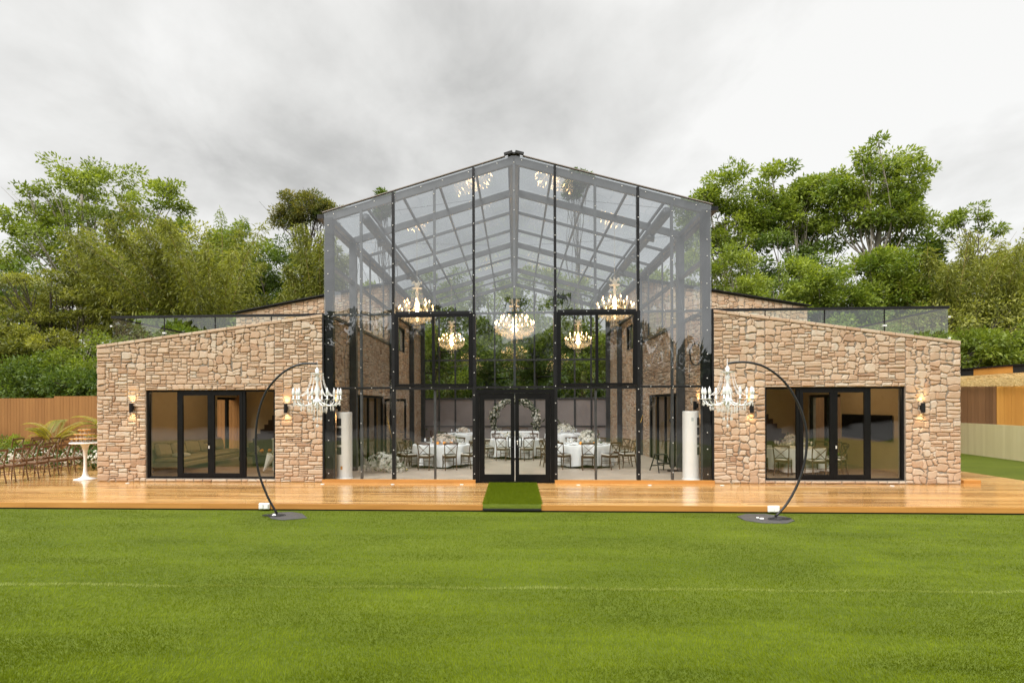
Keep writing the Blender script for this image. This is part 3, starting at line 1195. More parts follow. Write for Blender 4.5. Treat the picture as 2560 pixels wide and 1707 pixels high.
# ------------------------------------------------------------------ glass hall
HALL = empty('glass_hall', 'tall gabled glass hall on a dark steel frame between the two stone wings', 'building')
W2, EZ, RZ, LY = 5.38, 7.6, 9.12, 16.4
BAYX = [-5.38, -3.4, -1.13, 1.13, 3.4, 5.38]
roofz = lambda x: RZ - (RZ - EZ) * abs(x) / W2
FR = [0.12, 2.45, 8.3, 12.8, 16.3]

mb = MB()
mb.quad((-5.44, 0.0, .035), (5.44, 0.0, .035), (5.44, LY, .035), (-5.44, LY, .035))
structure(mb.build('floor', 'concrete'))

for y in FR:
    for s in (-1, 1):
        mb = MB()
        mb.box(min(s * 5.14, s * 5.36), y - .09, .03, max(s * 5.14, s * 5.36), y + .09, EZ - .1)
        mb.build('column', 'black_metal' if y < 1 else 'steel_dark', HALL)
    mb = MB()
    for s in (-1, 1):
        mb.bar((s * 5.3, y, EZ - .10), (s * .02, y, RZ - .13), .12, .2)
    mb.build('rafter', 'steel_dark', HALL)
for y in (4.45, 6.5, 10.6, 14.6):
    mb = MB()
    for s in (-1, 1):
        mb.bar((s * 5.3, y, EZ - .04), (s * .005, y, RZ - .065), .06, .09)
    mb.build('roof_bar', 'steel_dark', HALL)
for x in (1.07, 2.14, 3.2, 4.25):
    for s in (-1, 1):
        mb = MB()
        mb.bar((s * x, .2, roofz(x) - .04), (s * x, LY - .1, roofz(x) - .04), .06, .07)
        mb.build('purlin', 'steel_dark', HALL)
mb = MB()
mb.box(-.13, .2, RZ - .24, .13, LY - .1, RZ - .12)
mb.build('ridge_beam', 'steel_dark', HALL)
for s in (-1, 1):
    for z, h in ((EZ - .16, .14), (6.1, .1)):
        mb = MB()
        mb.box(min(s * 5.2, s * 5.32), .21, z, max(s * 5.2, s * 5.32), LY - .2, z + h)
        mb.build('side_rail', 'steel_dark', HALL)
    for y in (4.45, 6.5):
        mb = MB()
        mb.box(min(s * 5.24, s * 5.19), y - .03, 4.86, max(s * 5.24, s * 5.19), y + .03, 6.09)
        mb.box(min(s * 5.24, s * 5.19), y - .03, 6.09, max(s * 5.24, s * 5.19), y + .03, 7.44)
        mb.build('side_post', 'steel_dark', HALL)
mb = MB()
for s in (-1, 1):
    for y0, y1 in ((.2, 2.4), (2.5, 8.2)):
        mb.tube([(s * 5.22, y0, 7.3), (s * 5.22, y1, 4.9)], .006, 5)
    for ya, yb in ((.2, 2.4), (2.5, 8.2)):
        mb.tube([(s * 5.1, ya, 7.5), (s * .2, yb, 8.9)], .006, 5)
    mb.tube([(s * 5.0, 2.45, 7.2), (s * 4.95, .5, 3.6), (s * 4.9, .4, 2.7)], .007, 5)
mb.build('bracing_cables', 'steel_dark', HALL)
for s in (-1, 1):
    mb = MB()
    mb.tube([(s * 4.32, .5, roofz(4.32) - .3), (s * 4.32, 15.5, roofz(4.32) - .3)], .15, 14)
    for y in (2.2, 4.6, 7.0, 9.4, 11.8):
        mb.tube([(s * 4.32, y, roofz(4.32) - .44), (s * 4.25, y, roofz(4.32) - .58)], [.09, .15], 12)
    mb.build('duct', 'steel_dark', HALL, True)

# front screen framing
for x in (-4.33, -2.24, 0, 2.24, 4.33):
    mb = MB()
    zt = roofz(x) - .16
    z0 = .09
    if abs(x) < .1:
        z0 = 2.66
    if abs(abs(x) - 2.24) < .01:
        mb.box(x - .03, .03, z0, x + .03, .11, 2.62)
        mb.build('inner_mullion', 'steel_dark', HALL)
        mb = MB()
        z0 = 4.76
    mb.box(x - .033, .03, z0, x + .033, .11, zt)
    mb.build('inner_mullion', 'steel_dark', HALL)
mb = MB()
for s in (-1, 1):
    for z in (2.655, 4.73):
        mb = MB()
        mb.box(min(s * 3.45, s * 5.13), .04, z - .03, max(s * 3.45, s * 5.13), .095, z + .03)
        mb.build('inner_transom', 'steel_dark', HALL)
mb = MB()
mb.box(-1.08, .04, 4.70, 1.08, .095, 4.76)
mb.build('inner_transom', 'steel_dark', HALL)
for x in (-3.4, -1.13, 1.13, 3.4):
    mb = MB()
    mb.box(x - .035, -.03, 4.74, x + .035, .10, roofz(x) - .02)
    mb.box(x - .05, -.03, .09, x + .05, .10, 4.739)
    mb.build('front_mullion', 'black_metal', HALL)
for s in (-1, 1):
    for x0, x1, y0, y1, z0, z1 in ((1.185, 3.345, -.028, .1, 2.60, 2.685), (1.19, 3.34, -.028, .1, 4.722, 4.79), (3.455, 5.14, -.012, .028, 2.635, 2.675)):
        mb = MB()
        mb.box(min(s * x0, s * x1), y0, z0, max(s * x0, s * x1), y1, z1)
        mb.build('front_transom', 'black_metal', HALL)
mb = MB()
mb.box(-1.078, -.028, 2.625, 1.078, .1, 2.69)
mb.build('front_transom', 'black_metal', HALL)
# outer corner strips: black below, the film carries on in front above
for s in (-1, 1):
    mb = MB()
    mb.box(min(s * 5.385, s * 5.43), -.03, .09, max(s * 5.385, s * 5.43), .1, 4.74)
    mb.build('corner_strip', 'black_metal', HALL)
mb = MB()
rb = random.Random(4)
for x in (-5.26, -3.4, -1.13, 1.13, 3.4, 5.26):
    z = .25
    while z < roofz(x) - .2:
        mb.ball((x + rb.uniform(-.006, .006), -.035 if abs(x) < 5 else -.008, z), .017, 6, 3)
        z += rb.uniform(.42, .78)
for x in (-4.33, 0, 4.33, 2.24, -2.24):
    z = 4.95 if abs(x) < 4 else .3
    while z < roofz(x) - .2:
        mb.ball((x, -.006, z), .015, 6, 3)
        z += rb.uniform(.5, .85)
for z in (2.655, 4.74):
    x = -5.1
    while x < 5.1:
        mb.ball((x, -.033, z), .014, 6, 3)
        x += rb.uniform(.45, .65)
x = -5.1
while x < 5.2:
    mb.ball((x, -.006, roofz(x) - .1), .017, 6, 3)
    x += rb.uniform(.5, .8)
mb.build('bolts', 'bolt', HALL)
mb = MB()
for s in (-1, 1):
    mb.bar((s * 5.42, .02, roofz(5.42) + .035), (s * .25, .02, roofz(.25) + .035), .1, .02)
mb.build('film_edge', 'panel_grey', HALL)
mb = MB()
mb.bar((0, -.06, RZ + .02), (0, LY, RZ + .02), .34, .05)
for s in (-1, 1):
    mb.bar((s * .04, -.05, RZ + .055), (s * .27, -.05, RZ - .01), .08, .07)
mb.build('ridge_cap', 'rubber_black', HALL)
for s in (-1, 1):
    mb = MB()
    mb.box(min(s * 5.4, s * 5.58), .02, EZ - .14, max(s * 5.4, s * 5.58), LY, EZ - .02)
    mb.build('gutter', 'black_metal', HALL)

# clear film panels
def sheet(pts, name, mat, par=None):
    """grid sheet between four corners so the surface can ripple"""
    a, b, c, d = [Vector(p) for p in pts]
    mb = MB()
    mb.quad(a, b, c, d)
    return mb.build(name, mat, par or HALL)


for i in range(5):
    x0, x1 = BAYX[i] + .0, BAYX[i + 1]
    if i in (0, 1, 3, 4):
        sheet([(x0, 0, .1), (x1, 0, .1), (x1, 0, 2.655), (x0, 0, 2.655)], 'film_panel', 'film_clear')
    if i in (0, 2, 4):
        sheet([(x0, -.001, 2.655), (x1, -.001, 2.655), (x1, -.001, 4.735), (x0, -.001, 4.735)], 'film_panel', 'film')
    if i == 2:
        mb = MB()
        mb.add([(x0, 0, 4.735), (x1, 0, 4.735), (x1, 0, roofz(x1)), (0, 0, RZ), (x0, 0, roofz(x0))], [(0, 1, 2, 3, 4)])
        mb.build('film_panel', 'film', HALL)
    else:
        sheet([(x0, 0, 4.735), (x1, 0, 4.735), (x1, 0, roofz(x1)), (x0, 0, roofz(x0))], 'film_panel', 'film')
ys = [0.0] + FR[1:]
for s in (-1, 1):
    for a, b in zip(ys[:-1], ys[1:]):
        sheet([(0, a, RZ + .012), (s * 5.42, a, roofz(5.42) + .012), (s * 5.42, b, roofz(5.42) + .012), (0, b, RZ + .012)], 'roof_panel', 'film_roof')
    for a, b in ((0, 2.45), (2.45, 8.3)):
        sheet([(s * 5.39, a, 4.8), (s * 5.39, b, 4.8), (s * 5.39, b, EZ), (s * 5.39, a, EZ)], 'side_panel', 'film_side')

# back wall
mb = MB()
for x in (-4.33, -3.4, -2.24, -1.13, 0, 1.13, 2.24, 3.4, 4.33):
    mb.box(x - .045, LY - .06, .04, x + .045, LY + .06, roofz(x) - .1)
for z in (2.5, 4.7):
    mb.box(-5.14, LY - .065, z - .05, 5.14, LY + .05, z + .05)
mb.box(-5.14, LY - .065, .9, 5.14, LY + .05, .95)
mb.build('back_mullions', 'steel_dark', HALL)
for i in range(5):
    x0, x1 = BAYX[i] + .03, BAYX[i + 1] - .03
    mb = MB()
    mb.box(x0, LY + .0, .04, x1, LY + .03, 2.48)
    mb.build('back_panel', 'panel_grey', HALL)
    z1, z2 = roofz(x0), roofz(x1)
    mb = MB()
    if i == 2:
        mb.add([(x0, LY + .02, 2.5), (x1, LY + .02, 2.5), (x1, LY + .02, z2), (0, LY + .02, RZ), (x0, LY + .02, z1)], [(0, 1, 2, 3, 4)])
    else:
        mb.quad((x0, LY + .02, 2.5), (x1, LY + .02, 2.5), (x1, LY + .02, z2), (x0, LY + .02, z1))
    mb.build('back_glass', 'film_side', HALL)

# sliding windows beside the door bay
for s in (-1, 1):
    mb = MB()
    a, b = 1.17, 3.36
    z0, z1 = 2.69, 4.72
    def wb(x0, x1, c, d, y0=-.05, y1=.02):
        u0, u1 = sorted((s * x0, s * x1))
        mb.box(u0, y0, c, u1, y1, d)
    wb(a, b, z0, z0 + .07)
    wb(a, b, z1 - .09, z1)
    wb(a, a + .11, z0 + .07, z1 - .09)
    wb(b - .11, b, z0 + .07, z1 - .09)
    wb(2.225, 2.305, z0 + .07, z1 - .09, -.045, .0)
    wf = mb.build('sliding_window', 'black_frame', HALL)
    for x0, x1, y in ((a + .075, 2.27, -.03), (2.26, b - .075, -.008)):
        mb = MB()
        mb.quad((s * x0, y, z0 + .07), (s * x1, y, z0 + .07), (s * x1, y, z1 - .09), (s * x0, y, z1 - .09))
        mb.build('pane', 'pane', wf)

# entrance door
mb = MB()
mb.box(-1.09, -.045, .0, -.99, .08, 2.6)
mb.box(.99, -.045, .0, 1.09, .08, 2.6)
mb.box(-.99, -.045, 2.49, .99, .08, 2.6)
mb.box(-.99, -.02, .0, .99, .06, .035, None, .5)
mb.build('door_frame', 'black_frame', HALL)
for s in (-1, 1):
    mb = MB()
    def db(x0, x1, c, d, y0=-.03, y1=.03, m=0):
        u0, u1 = sorted((s * x0, s * x1))
        mb.box(u0, y0, c, u1, y1, d, None, .5, m)
    db(.012, .985, .04, .235)
    db(.012, .985, 2.33, 2.485)
    db(.012, .115, .235, 2.33)
    db(.845, .985, .235, 2.33)
    lf = mb.build('door_leaf', 'black_frame', HALL)
    mb = MB()
    mb.quad((s * .115, 0, .235), (s * .845, 0, .235), (s * .845, 0, 2.33), (s * .115, 0, 2.33))
    mb.build('pane', 'pane', lf)
    mb = MB()
    mb.tube([(s * .07, -.03, 1.0), (s * .07, -.085, 1.0), (s * .17, -.085, 1.0), (s * .185, -.085, 1.03), (s * .185, -.085, 1.25),
             (s * .17, -.085, 1.28), (s * .07, -.085, 1.28), (s * .07, -.03, 1.28)], .014, 8)
    if s > 0:
        mb.ball((.07, -.04, 1.16), .022, 8, 4, .5, 1)
        mb.box(.062, -.045, 1.06, .078, -.03, 1.14, None, .5, 1)
    mb.build('handle', ['black_metal', 'bolt'], lf)
for s in (-1, 1):
    mb = MB()
    u0, u1 = sorted((s * 1.1, s * 5.43))
    mb.box(u0, -.075, .0, u1, .02, .088)
    mb.build('sill_board', 'fascia_wood', HALL)

# loose cables at the top corners of the screen
for s, zz in ((1, 4.55), (1, 3.55)):
    pts = []
    rc = random.Random(int(zz * 10))
    for k in range(60):
        a = k * .42
        pts.append((5.0 + .16 * math.cos(a) + rc.uniform(-.03, .03), .16 + .02 * math.sin(a * .3), zz + (.07 if zz > 4 else .3) * math.sin(a) + rc.uniform(-.02, .02)))
    mb = MB()
    mb.tube(pts, .008, 5)
    mb.build('cable_coil', 'rubber_black', HALL, True)

# ------------------------------------------------------------------ wall lamps
def spot(par, loc, direction, energy, size=R(75)):
    ld = bpy.data.lights.new('lamp_light', 'SPOT')
    ld.energy = energy
    ld.spot_size = size
    ld.spot_blend = 0.9
    ld.color = (1.0, 0.66, 0.30)
    ld.shadow_soft_size = 0.03
    lo = bpy.data.objects.new('lamp_light', ld)
    COL.objects.link(lo)
    lo.parent = par
    lo.location = loc
    lo.rotation_euler = Vector(direction).to_track_quat('-Z', 'Y').to_euler()
    return lo


def make_lamp(label, loc, rz=0.0, energy=3.6):
    """up-and-down cylinder sconce; its back is at local y = 0, facing -y"""
    t = empty('wall_lamp', label, 'wall lamp', loc, rz, 'up-and-down lamps on the stone walls')
    mb = MB()
    mb.lathe([(.045, -.13), (.05, -.128), (.05, .128), (.045, .13), (.04, .12), (.04, -.12)], (0, -.085, 0), 16)
    mb.build('body', 'black_metal', t, False)
    mb = MB()
    mb.box(-.03, -.04, -.06, .03, 0.0, .06)
    mb.build('bracket', 'black_metal', t)
    for z in (-.122, .122):
        mb = MB()
        mb.lathe([(.001, 0), (.038, 0), (.038, .004 if z > 0 else -.004), (.001, .004 if z > 0 else -.004)], (0, -.085, z), 12)
        mb.build('bulb', 'spot_glow', t)
    spot(t, (0, -.085, .14), (0, .5, 1), energy, R(105))
    spot(t, (0, -.085, -.14), (0, .5, -1), energy, R(105))
    return t


for x, z, l in ((-10.96, 2.12, 'lit black sconce on the far left end of the left stone wall'),
                (-6.45, 2.09, 'lit black sconce between the left doors and the glass hall'),
                (6.40, 2.06, 'lit black sconce between the glass hall and the right doors'),
                (10.86, 2.05, 'lit black sconce on the far right end of the right stone wall')):
    make_lamp(l, (x, -.035, z))
make_lamp('lit sconce inside the hall above the left white air conditioner', (-5.36, 1.0, 2.12), R(90), 8)
make_lamp('lit sconce inside the hall above the right white air conditioner', (5.36, 1.1, 2.12), R(-90), 7)
make_lamp('lit sconce on the upper left stone wall behind the terrace railing', (-9.6, 8.15, 5.3), 0, 9)
make_lamp('lit sconce on the upper right stone wall behind the terrace railing', (9.6, 8.15, 5.3), 0, 9)

# ------------------------------------------------------------------ chandeliers
def chandelier(root, D, H, n_arm, mats, lit, top_z, chain_len, tiers=1):
    """root origin = centre of the arm ring; parts below root"""
    wa, wc, wb = mats
    mb = MB()
    z = H * .62 * (1.25 if lit else 1.0)
    z_top = z + chain_len
    k = 0
    while z < z_top:
        mb.tube([(.012 * math.cos(a) * (1 if k % 2 else 0), .012 * math.cos(a) * (0 if k % 2 else 1), z + .026 + .026 * math.sin(a)) for a in [i * math.pi / 4 for i in range(9)]], .0045, 4)
        z += .044
        k += 1
    if chain_len > .05:
        mb.build('chain', wa, root)
    # column
    mb = MB()
    hh = H * (1.25 if lit else 1.0)
    prof = [(.012, hh * .62), (.03, hh * .6), (.05, hh * .56), (.03, hh * .53), (.035, hh * .45), (.06, hh * .41), (.03, hh * .36), (.025, hh * .30), (.055, hh * .22),
            (.07, hh * .17), (.035, hh * .1), (.04, hh * .04), (.1, 0.0), (.11, -.03), (.05, -hh * .07), (.03, -hh * .10), (.05, -hh * .13), (.01, -hh * .17)]
    sc = D / 1.0
    mb.lathe([(r * sc, z) for r, z in prof], (0, 0, 0), 14)
    mb.build('column', 'crystal_body' if lit else wc, root, True)
    # upper crown with scrolls
    mb = MB()
    cz = hh * .5
    mb.lathe([(.02 * sc, cz - .02), (.13 * sc, cz), (.15 * sc, cz + .015), (.13 * sc, cz + .01), (.02 * sc, cz + .02)], (0, 0, 0), 16)
    if lit:
        for i in range(6):
            a = i * math.pi / 3
            pts = []
            for q in range(10):
                u = q / 9
                rr = (.03 + .14 * u - .05 * max(0, u - .75) * 4) * sc
                zz = cz + .02 + .17 * sc * math.sin(u * 2.2) - .05 * sc * max(0, u - .7) * 3
                pts.append((rr * math.cos(a), rr * math.sin(a), zz))
            mb.tube(pts, .013 * sc, 5)
    mb.build('crown', 'crystal_body' if lit else wc, root, True)
    # one arm, repeated round the ring
    for tr in range(tiers):
        rad = D / 2 * (1 - .32 * tr)
        zt = tr * H * .16
        na = n_arm if tr == 0 else max(6, n_arm * 2 // 3)
        arm = MB()
        pts = []
        for q in range(9):
            u = q / 8
            rr = .05 * sc + (rad - .05 * sc) * (1 - (1 - u) ** 1.4)
            pts.append((rr, 0, zt - .02 + (-.13 * math.sin(u * math.pi * .92) + .0 + .06 * u) * sc))
        arm.tube(pts, [.013 * sc] * 9, 6)
        ex, ez = pts[-1][0], pts[-1][2]
        arm.lathe([(.008, 0), (.05 * sc, .012 * sc), (.055 * sc, .022 * sc), (.02 * sc, .02 * sc), (.016 * sc, .03 * sc), (.016 * sc, .10 * sc), (.004, .105 * sc)], (ex, 0, ez), 10)
        bulb = MB()
        kb = .72 if lit else 1.45
        bulb.lathe([(.008 * sc * kb, 0), (.02 * sc * kb, .02 * sc), (.023 * sc * kb, .045 * sc * kb), (.014 * sc * kb, .085 * sc * kb), (.002, .115 * sc * kb)], (ex, 0, ez + .105 * sc), 8)
        a0 = arm.build('arm', wa, root, True)
        b0 = bulb.build('bulb', wb, a0, True)
        for i in range(1, na):
            a = a0.copy()
            COL.objects.link(a)
            a.parent = root
            a.rotation_euler = (0, 0, 2 * math.pi * i / na + .1)
            b = b0.copy()
            COL.objects.link(b)
            b.parent = a
    # crystals: strings from crown to ring, pendants under the arms and below
    mb = MB()
    rc = random.Random(int(D * 100))
    ns = 12 if not lit else 18
    for i in range(ns):
        a = 2 * math.pi * i / ns
        nb = 22
        for q in range(nb):
            u = q / (nb - 1)
            rr = .13 * sc + ((.30 if lit else .36) * D - .13 * sc) * u ** 1.7
            zz = cz - (cz - .10 * sc) * (1 - (1 - u) ** 1.5)
            mb.ball((rr * math.cos(a), rr * math.sin(a), zz), (.0085 if lit else .0125) * sc, 4, 2)
    npd = n_arm * (3 if lit else 2)
    for i in range(npd):
        a = 2 * math.pi * i / npd
        for rr, zz, L in ((D / 2 * .98, .02, .1), (D / 2 * .7, -.08, .1), (D * .2, -.10, .14)) + (((D / 2 * .85, -.03, .1),) if lit else ()):
            x, y = rr * math.cos(a), rr * math.sin(a)
            L *= sc * rc.uniform(.8, 1.2)
            mb.ball((x, y, zz * sc - .03), .009 * sc, 4, 2)
            mb.lathe([(.002, 0), (.012 * sc, -L * .65), (.008 * sc, -L * .85), (.001, -L)], (x, y, zz * sc - .04), 5)
    for i in range(8):
        a = 2 * math.pi * i / 8
        for q in range(7):
            mb.ball((.09 * sc * math.cos(a), .09 * sc * math.sin(a), -H * .13 - q * .03 * sc), .009 * sc, 4, 2)
        mb.lathe([(.002, 0), (.016 * sc, -.05), (.001, -.08)], (.09 * sc * math.cos(a), .09 * sc * math.sin(a), -H * .13 - .21 * sc), 5)
    for q in range(10):
        mb.ball((0, 0, -H * .17 - q * .032 * sc), .011 * sc, 5, 3)
    mb.ball((0, 0, -H * .17 - .36 * sc), .03 * sc, 8, 5, sz=1.4)
    mb.build('crystals', wc if lit else 'crystal_clear', root)
    if lit:
        ld = bpy.data.lights.new('chandelier_light', 'POINT')
        ld.energy = lit
        ld.color = (1.0, 0.70, 0.38)
        ld.shadow_soft_size = .05
        lo = bpy.data.objects.new('chandelier_light', ld)
        COL.objects.link(lo)
        lo.parent = root
        lo.location = (0, 0, .1)


LIT = ('crystal_warm', 'crystal_warm', 'bulb_glow')
G = 'lit crystal chandeliers in the hall'
c0 = empty('chandelier', 'lit crystal chandelier above the left sliding window, near the front', 'chandelier', (-3.2, 2.7, 5.18), 0, G)
chandelier(c0, 1.2, 1.3, 12, LIT, 34, 0, 2.1, 2)


def light_copies(src, dst):
    for ch in src.children:
        if ch.type == 'LIGHT':
            pass


for x, y, z, l in ((3.24, 2.7, 5.2, 'lit crystal chandelier above the right sliding window, near the front'),
                   (-3.0, 11.0, 5.1, 'smaller-looking lit chandelier seen through the left sliding window'),
                   (3.0, 11.0, 5.1, 'smaller-looking lit chandelier seen through the right sliding window')):
    dup(c0, l, (x, y, z), .2, None, G)
c1 = empty('chandelier', 'largest lit crystal chandelier in the middle of the hall above the entrance', 'chandelier', (0, 9.5, 5.55), 0, G)
chandelier(c1, 1.72, 1.6, 18, LIT, 55, 0, 2.4, 2)

# ------------------------------------------------------------------ arc lamps on the lawn
def smooth_path(pts, n=6):
    res = []
    P_ = [Vector(p) for p in pts]
    P_ = [P_[0] * 2 - P_[1]] + P_ + [P_[-1] * 2 - P_[-2]]
    for i in range(1, len(P_) - 2):
        for k in range(n):
            t = k / n
            a, b, c, d = P_[i - 1], P_[i], P_[i + 1], P_[i + 2]
            res.append(.5 * ((2 * b) + (c - a) * t + (2 * a - 5 * b + 4 * c - d) * t * t + (3 * b - a - 3 * c + d) * t ** 3))
    res.append(P_[-2])
    return res


YA = -3.93
GA = 'arc lamps with white chandeliers on the lawn'


def arc_lamp(label, pts, px, plate, hang, chl):
    t = empty('arc_lamp', label, 'arc lamp', (px, YA, LZ), 0, GA)
    loc = lambda p: (p[0] - px, 0, p[1] - LZ)
    mb = MB()
    mb.tube(smooth_path([loc(p) for p in pts]), .0235, 12)
    mb.tube([loc(pts[0]), (loc(pts[0])[0], 0, .015)], [.027, .04], 12)
    mb.build('pole', 'pole_black', t, True)
    mb = MB()
    n = len(plate)
    lo = [(x, y, .004) for x, y in plate]
    hi = [(x * .99, y * .99, .016) for x, y in plate]
    mb.add(lo + hi, [tuple(range(n, 2 * n))] + [(i, (i + 1) % n, n + (i + 1) % n, n + i) for i in range(n)])
    mb.build('base_plate', 'plate_grey', t)
    mb = MB()
    rc = random.Random(3)
    cp = [(loc(pts[0])[0] + .0 + .25 * math.cos(k * .5) * (1 - k / 90) - .2 * (1 if hang else -1) * 0, -.18 + .1 * math.sin(k * .5 + .3), .03 + .004 * (k % 3)) for k in range(44)]
    mb.tube(cp, .007, 5)
    mb.build('cable', 'rubber_black', t, True)
    for q in ((-.17, -.24, .017, -.09, -.19, .05), (-.2, -.14, .017, -.14, -.10, .045)):
        mb = MB()
        mb.bbox(*q, .012)
        mb.build('plug', 'white_plastic', t)
    # the chandelier that hangs from the arm is a thing of its own
    c = empty('white_chandelier', chl, 'chandelier', (hang[0], YA, hang[1]), .35, 'white chandeliers hanging from the arc lamps')
    chandelier(c, .96, 1.12, 10, ('white_glass_arm', 'white_glass_arm', 'white_glass_arm'), 0, 0, .12, 1)


arcL = [(-5.06, -.12), (-5.27, .26), (-5.46, .78), (-5.52, 1.33), (-5.48, 1.88), (-5.35, 2.34), (-5.14, 2.67), (-4.85, 2.92), (-4.53, 3.05), (-4.18, 3.06)]
arcR = [(5.28, -.12), (5.53, .17), (5.75, .6), (5.88, 1.06), (5.91, 1.51), (5.85, 1.88), (5.71, 2.24), (5.52, 2.56), (5.29, 2.79), (5.03, 2.95), (4.74, 3.02), (4.51, 3.02), (4.35, 3.0)]
arc_lamp('black arc lamp with grey kite-shaped base plate on the lawn, left', arcL, -4.9,
         [(-.3, .2), (-.33, -.1), (-.1, -.42), (.2, -.55), (.62, -.33), (.35, .1), (.05, .3)], (-4.18, 2.28),
         'unlit white chandelier hanging from the left arc lamp')
oc = [(.53 * math.cos(math.pi / 8 + k * math.pi / 4), .5 * math.sin(math.pi / 8 + k * math.pi / 4) - .08) for k in range(8)]
arc_lamp('black arc lamp with grey octagonal base plate on the lawn, right', arcR, 5.05, oc, (4.34, 2.26),
         'unlit white chandelier hanging from the right arc lamp')

# ------------------------------------------------------------------ small things on the deck edge
for x, l in ((-5.55, 'white power socket box on the deck edge beside the left arc lamp'), (5.46, 'white power socket box on the deck edge beside the right arc lamp')):
    t = empty('power_socket', l, 'socket', (x, -3.43, -.05), 0, 'white sockets on the deck edge')
    mb = MB()
    mb.bbox(-.12, -.06, -.07, .12, 0, .07, .015)
    mb.build('housing', 'white_plastic', t)
    for s in (-1, 1):
        mb = MB()
        mb.bbox(s * .058 - .05, -.085, -.055, s * .058 + .05, -.058, .06, .012)
        mb.build('flap', 'white_plastic', t)
for k, x in enumerate((-10.9, -5.3, -3.35, -1.45, 1.7, 3.6, 5.5, 9.9)):
    mb = MB()
    mb.lathe([(.001, .002), (.05, .002), (.055, .006), (.05, .011), (.001, .012)], (0, 0, 0), 16)
    o = mb.build('deck_light', 'white_plastic')
    o.location = (x, -.42 if abs(x) < 6 else -.36, .002)
    tag(o, ['round white light set in the deck below the far left sconce', 'round white light in the deck where left stone meets glass',
            'round white light in the deck under the left sill board', 'round white light in the deck just left of the turf mat',
            'round white light in the deck just right of the turf mat', 'round white light in the deck under the right sill board',
            'round white light in the deck where right stone meets glass', 'round white light set in the deck below the far right sconce'][k],
        'deck light', 'round lights set in the deck')

# turf mat from the door over the deck edge
t = empty('turf_mat', 'strip of green artificial turf laid from the entrance over the deck edge', 'mat', (0, 0, 0))
mb = MB()
prof = [(-.1, .012), (-3.36, .012), (-3.44, .006), (-3.46, -.04), (-3.47, -.075)]
vs = []
for y, z in prof:
    u = (y + .1) / -3.36
    vs += [(-.70 - .0 * u, y, z), (.60 - .04 * u, y, z), (.60 - .04 * u, y, z - .01), (-.70, y, z - .01)]
fs = []
for i in range(len(prof) - 1):
    a, b = i * 4, i * 4 + 4
    fs += [(a, a + 1, b + 1, b), (a + 3, a, b, b + 3), (a + 1, a + 2, b + 2, b + 1)]
mb.add(vs, fs)
mb.build('backing', 'turf_base', t)
mb = MB()
mb.box(-.705, -3.485, -.105, .565, -3.45, -.07)
mb.build('edging', 'rubber_black', t)
n = 42000
r2 = np.random.default_rng(9)
x, y = r2.uniform(-.72, .60, n), r2.uniform(-3.47, -.1, n)
z = np.where(y < -3.4, .012 - np.clip((-3.4 - y) * 1.2, 0, .08), .012)
ang = r2.random(n) * 6.28
h = r2.uniform(.02, .035, n)
wx, wy = np.cos(ang) * .003, np.sin(ang) * .003
V = np.zeros((n, 3, 3))
V[:, 0] = np.stack([x - wx, y - wy, z], 1)
V[:, 1] = np.stack([x + wx, y + wy, z], 1)
V[:, 2] = np.stack([x + r2.normal(0, .012, n), y + r2.normal(-.004, .012, n), z + h], 1)
o = quads_object('pile', V, np.clip(r2.normal(.42, .2, n), 0, 1), 'turf_blade', t, 3)
o['kind'] = 'stuff'

# ------------------------------------------------------------------ floor-standing air conditioners
def aircon(label, loc, side):
    t = empty('air_conditioner', label, 'air conditioner', loc, 0, 'white cylindrical air conditioners in the hall')
    mb = MB()
    mb.lathe([(.225, .03), (.225, 1.9), (.222, 1.925), (.21, 1.935), (.001, 1.935)], (0, 0, 0), 40)
    mb.build('body', 'white_plastic', t, False)
    mb = MB()
    mb.lathe([(.245, 0), (.245, .02), (.235, .035), (.001, .035)], (0, 0, 0), 40)
    mb.build('base', 'white_plastic', t)
    cols = (R(-132), R(-108)) if side < 0 else (R(-48), R(-27))
    for a in cols:
        for k in range(4):
            mb = MB()
            z0 = .72 + k * .275
            for s_ in range(9):
                M = rotm('Z', a)
                mb.box(.2245, -.045, z0 + s_ * .024, .2285, .045, z0 + s_ * .024 + .012, M)
            mb.box(.2215, -.048, z0 - .004, .2262, .048, z0 + .212, rotm('Z', a), .5, 1)
            mb.build('grille', ['grille', 'rubber_black'], t)
    mb = MB()
    if side > 0:
        mb.box(.2245, -.03, 1.66, .2275, .03, 1.76, rotm('Z', R(-95)))
        mb.build('display', 'pale_blue', t)
    else:
        mb.box(.2245, -.03, .28, .2275, .03, .38, rotm('Z', R(-95)))
        mb.build('sticker', 'board_orange', t)


aircon('white cylindrical air conditioner with yellow sticker inside the left glass corner', (-4.98, .55, .035), -1)
aircon('white cylindrical air conditioner with pale display inside the right glass corner', (4.98, .55, .035), 1)

# ------------------------------------------------------------------ flowers
def bloom_mesh(seeds, r, rng, mb, n=5):
    pass


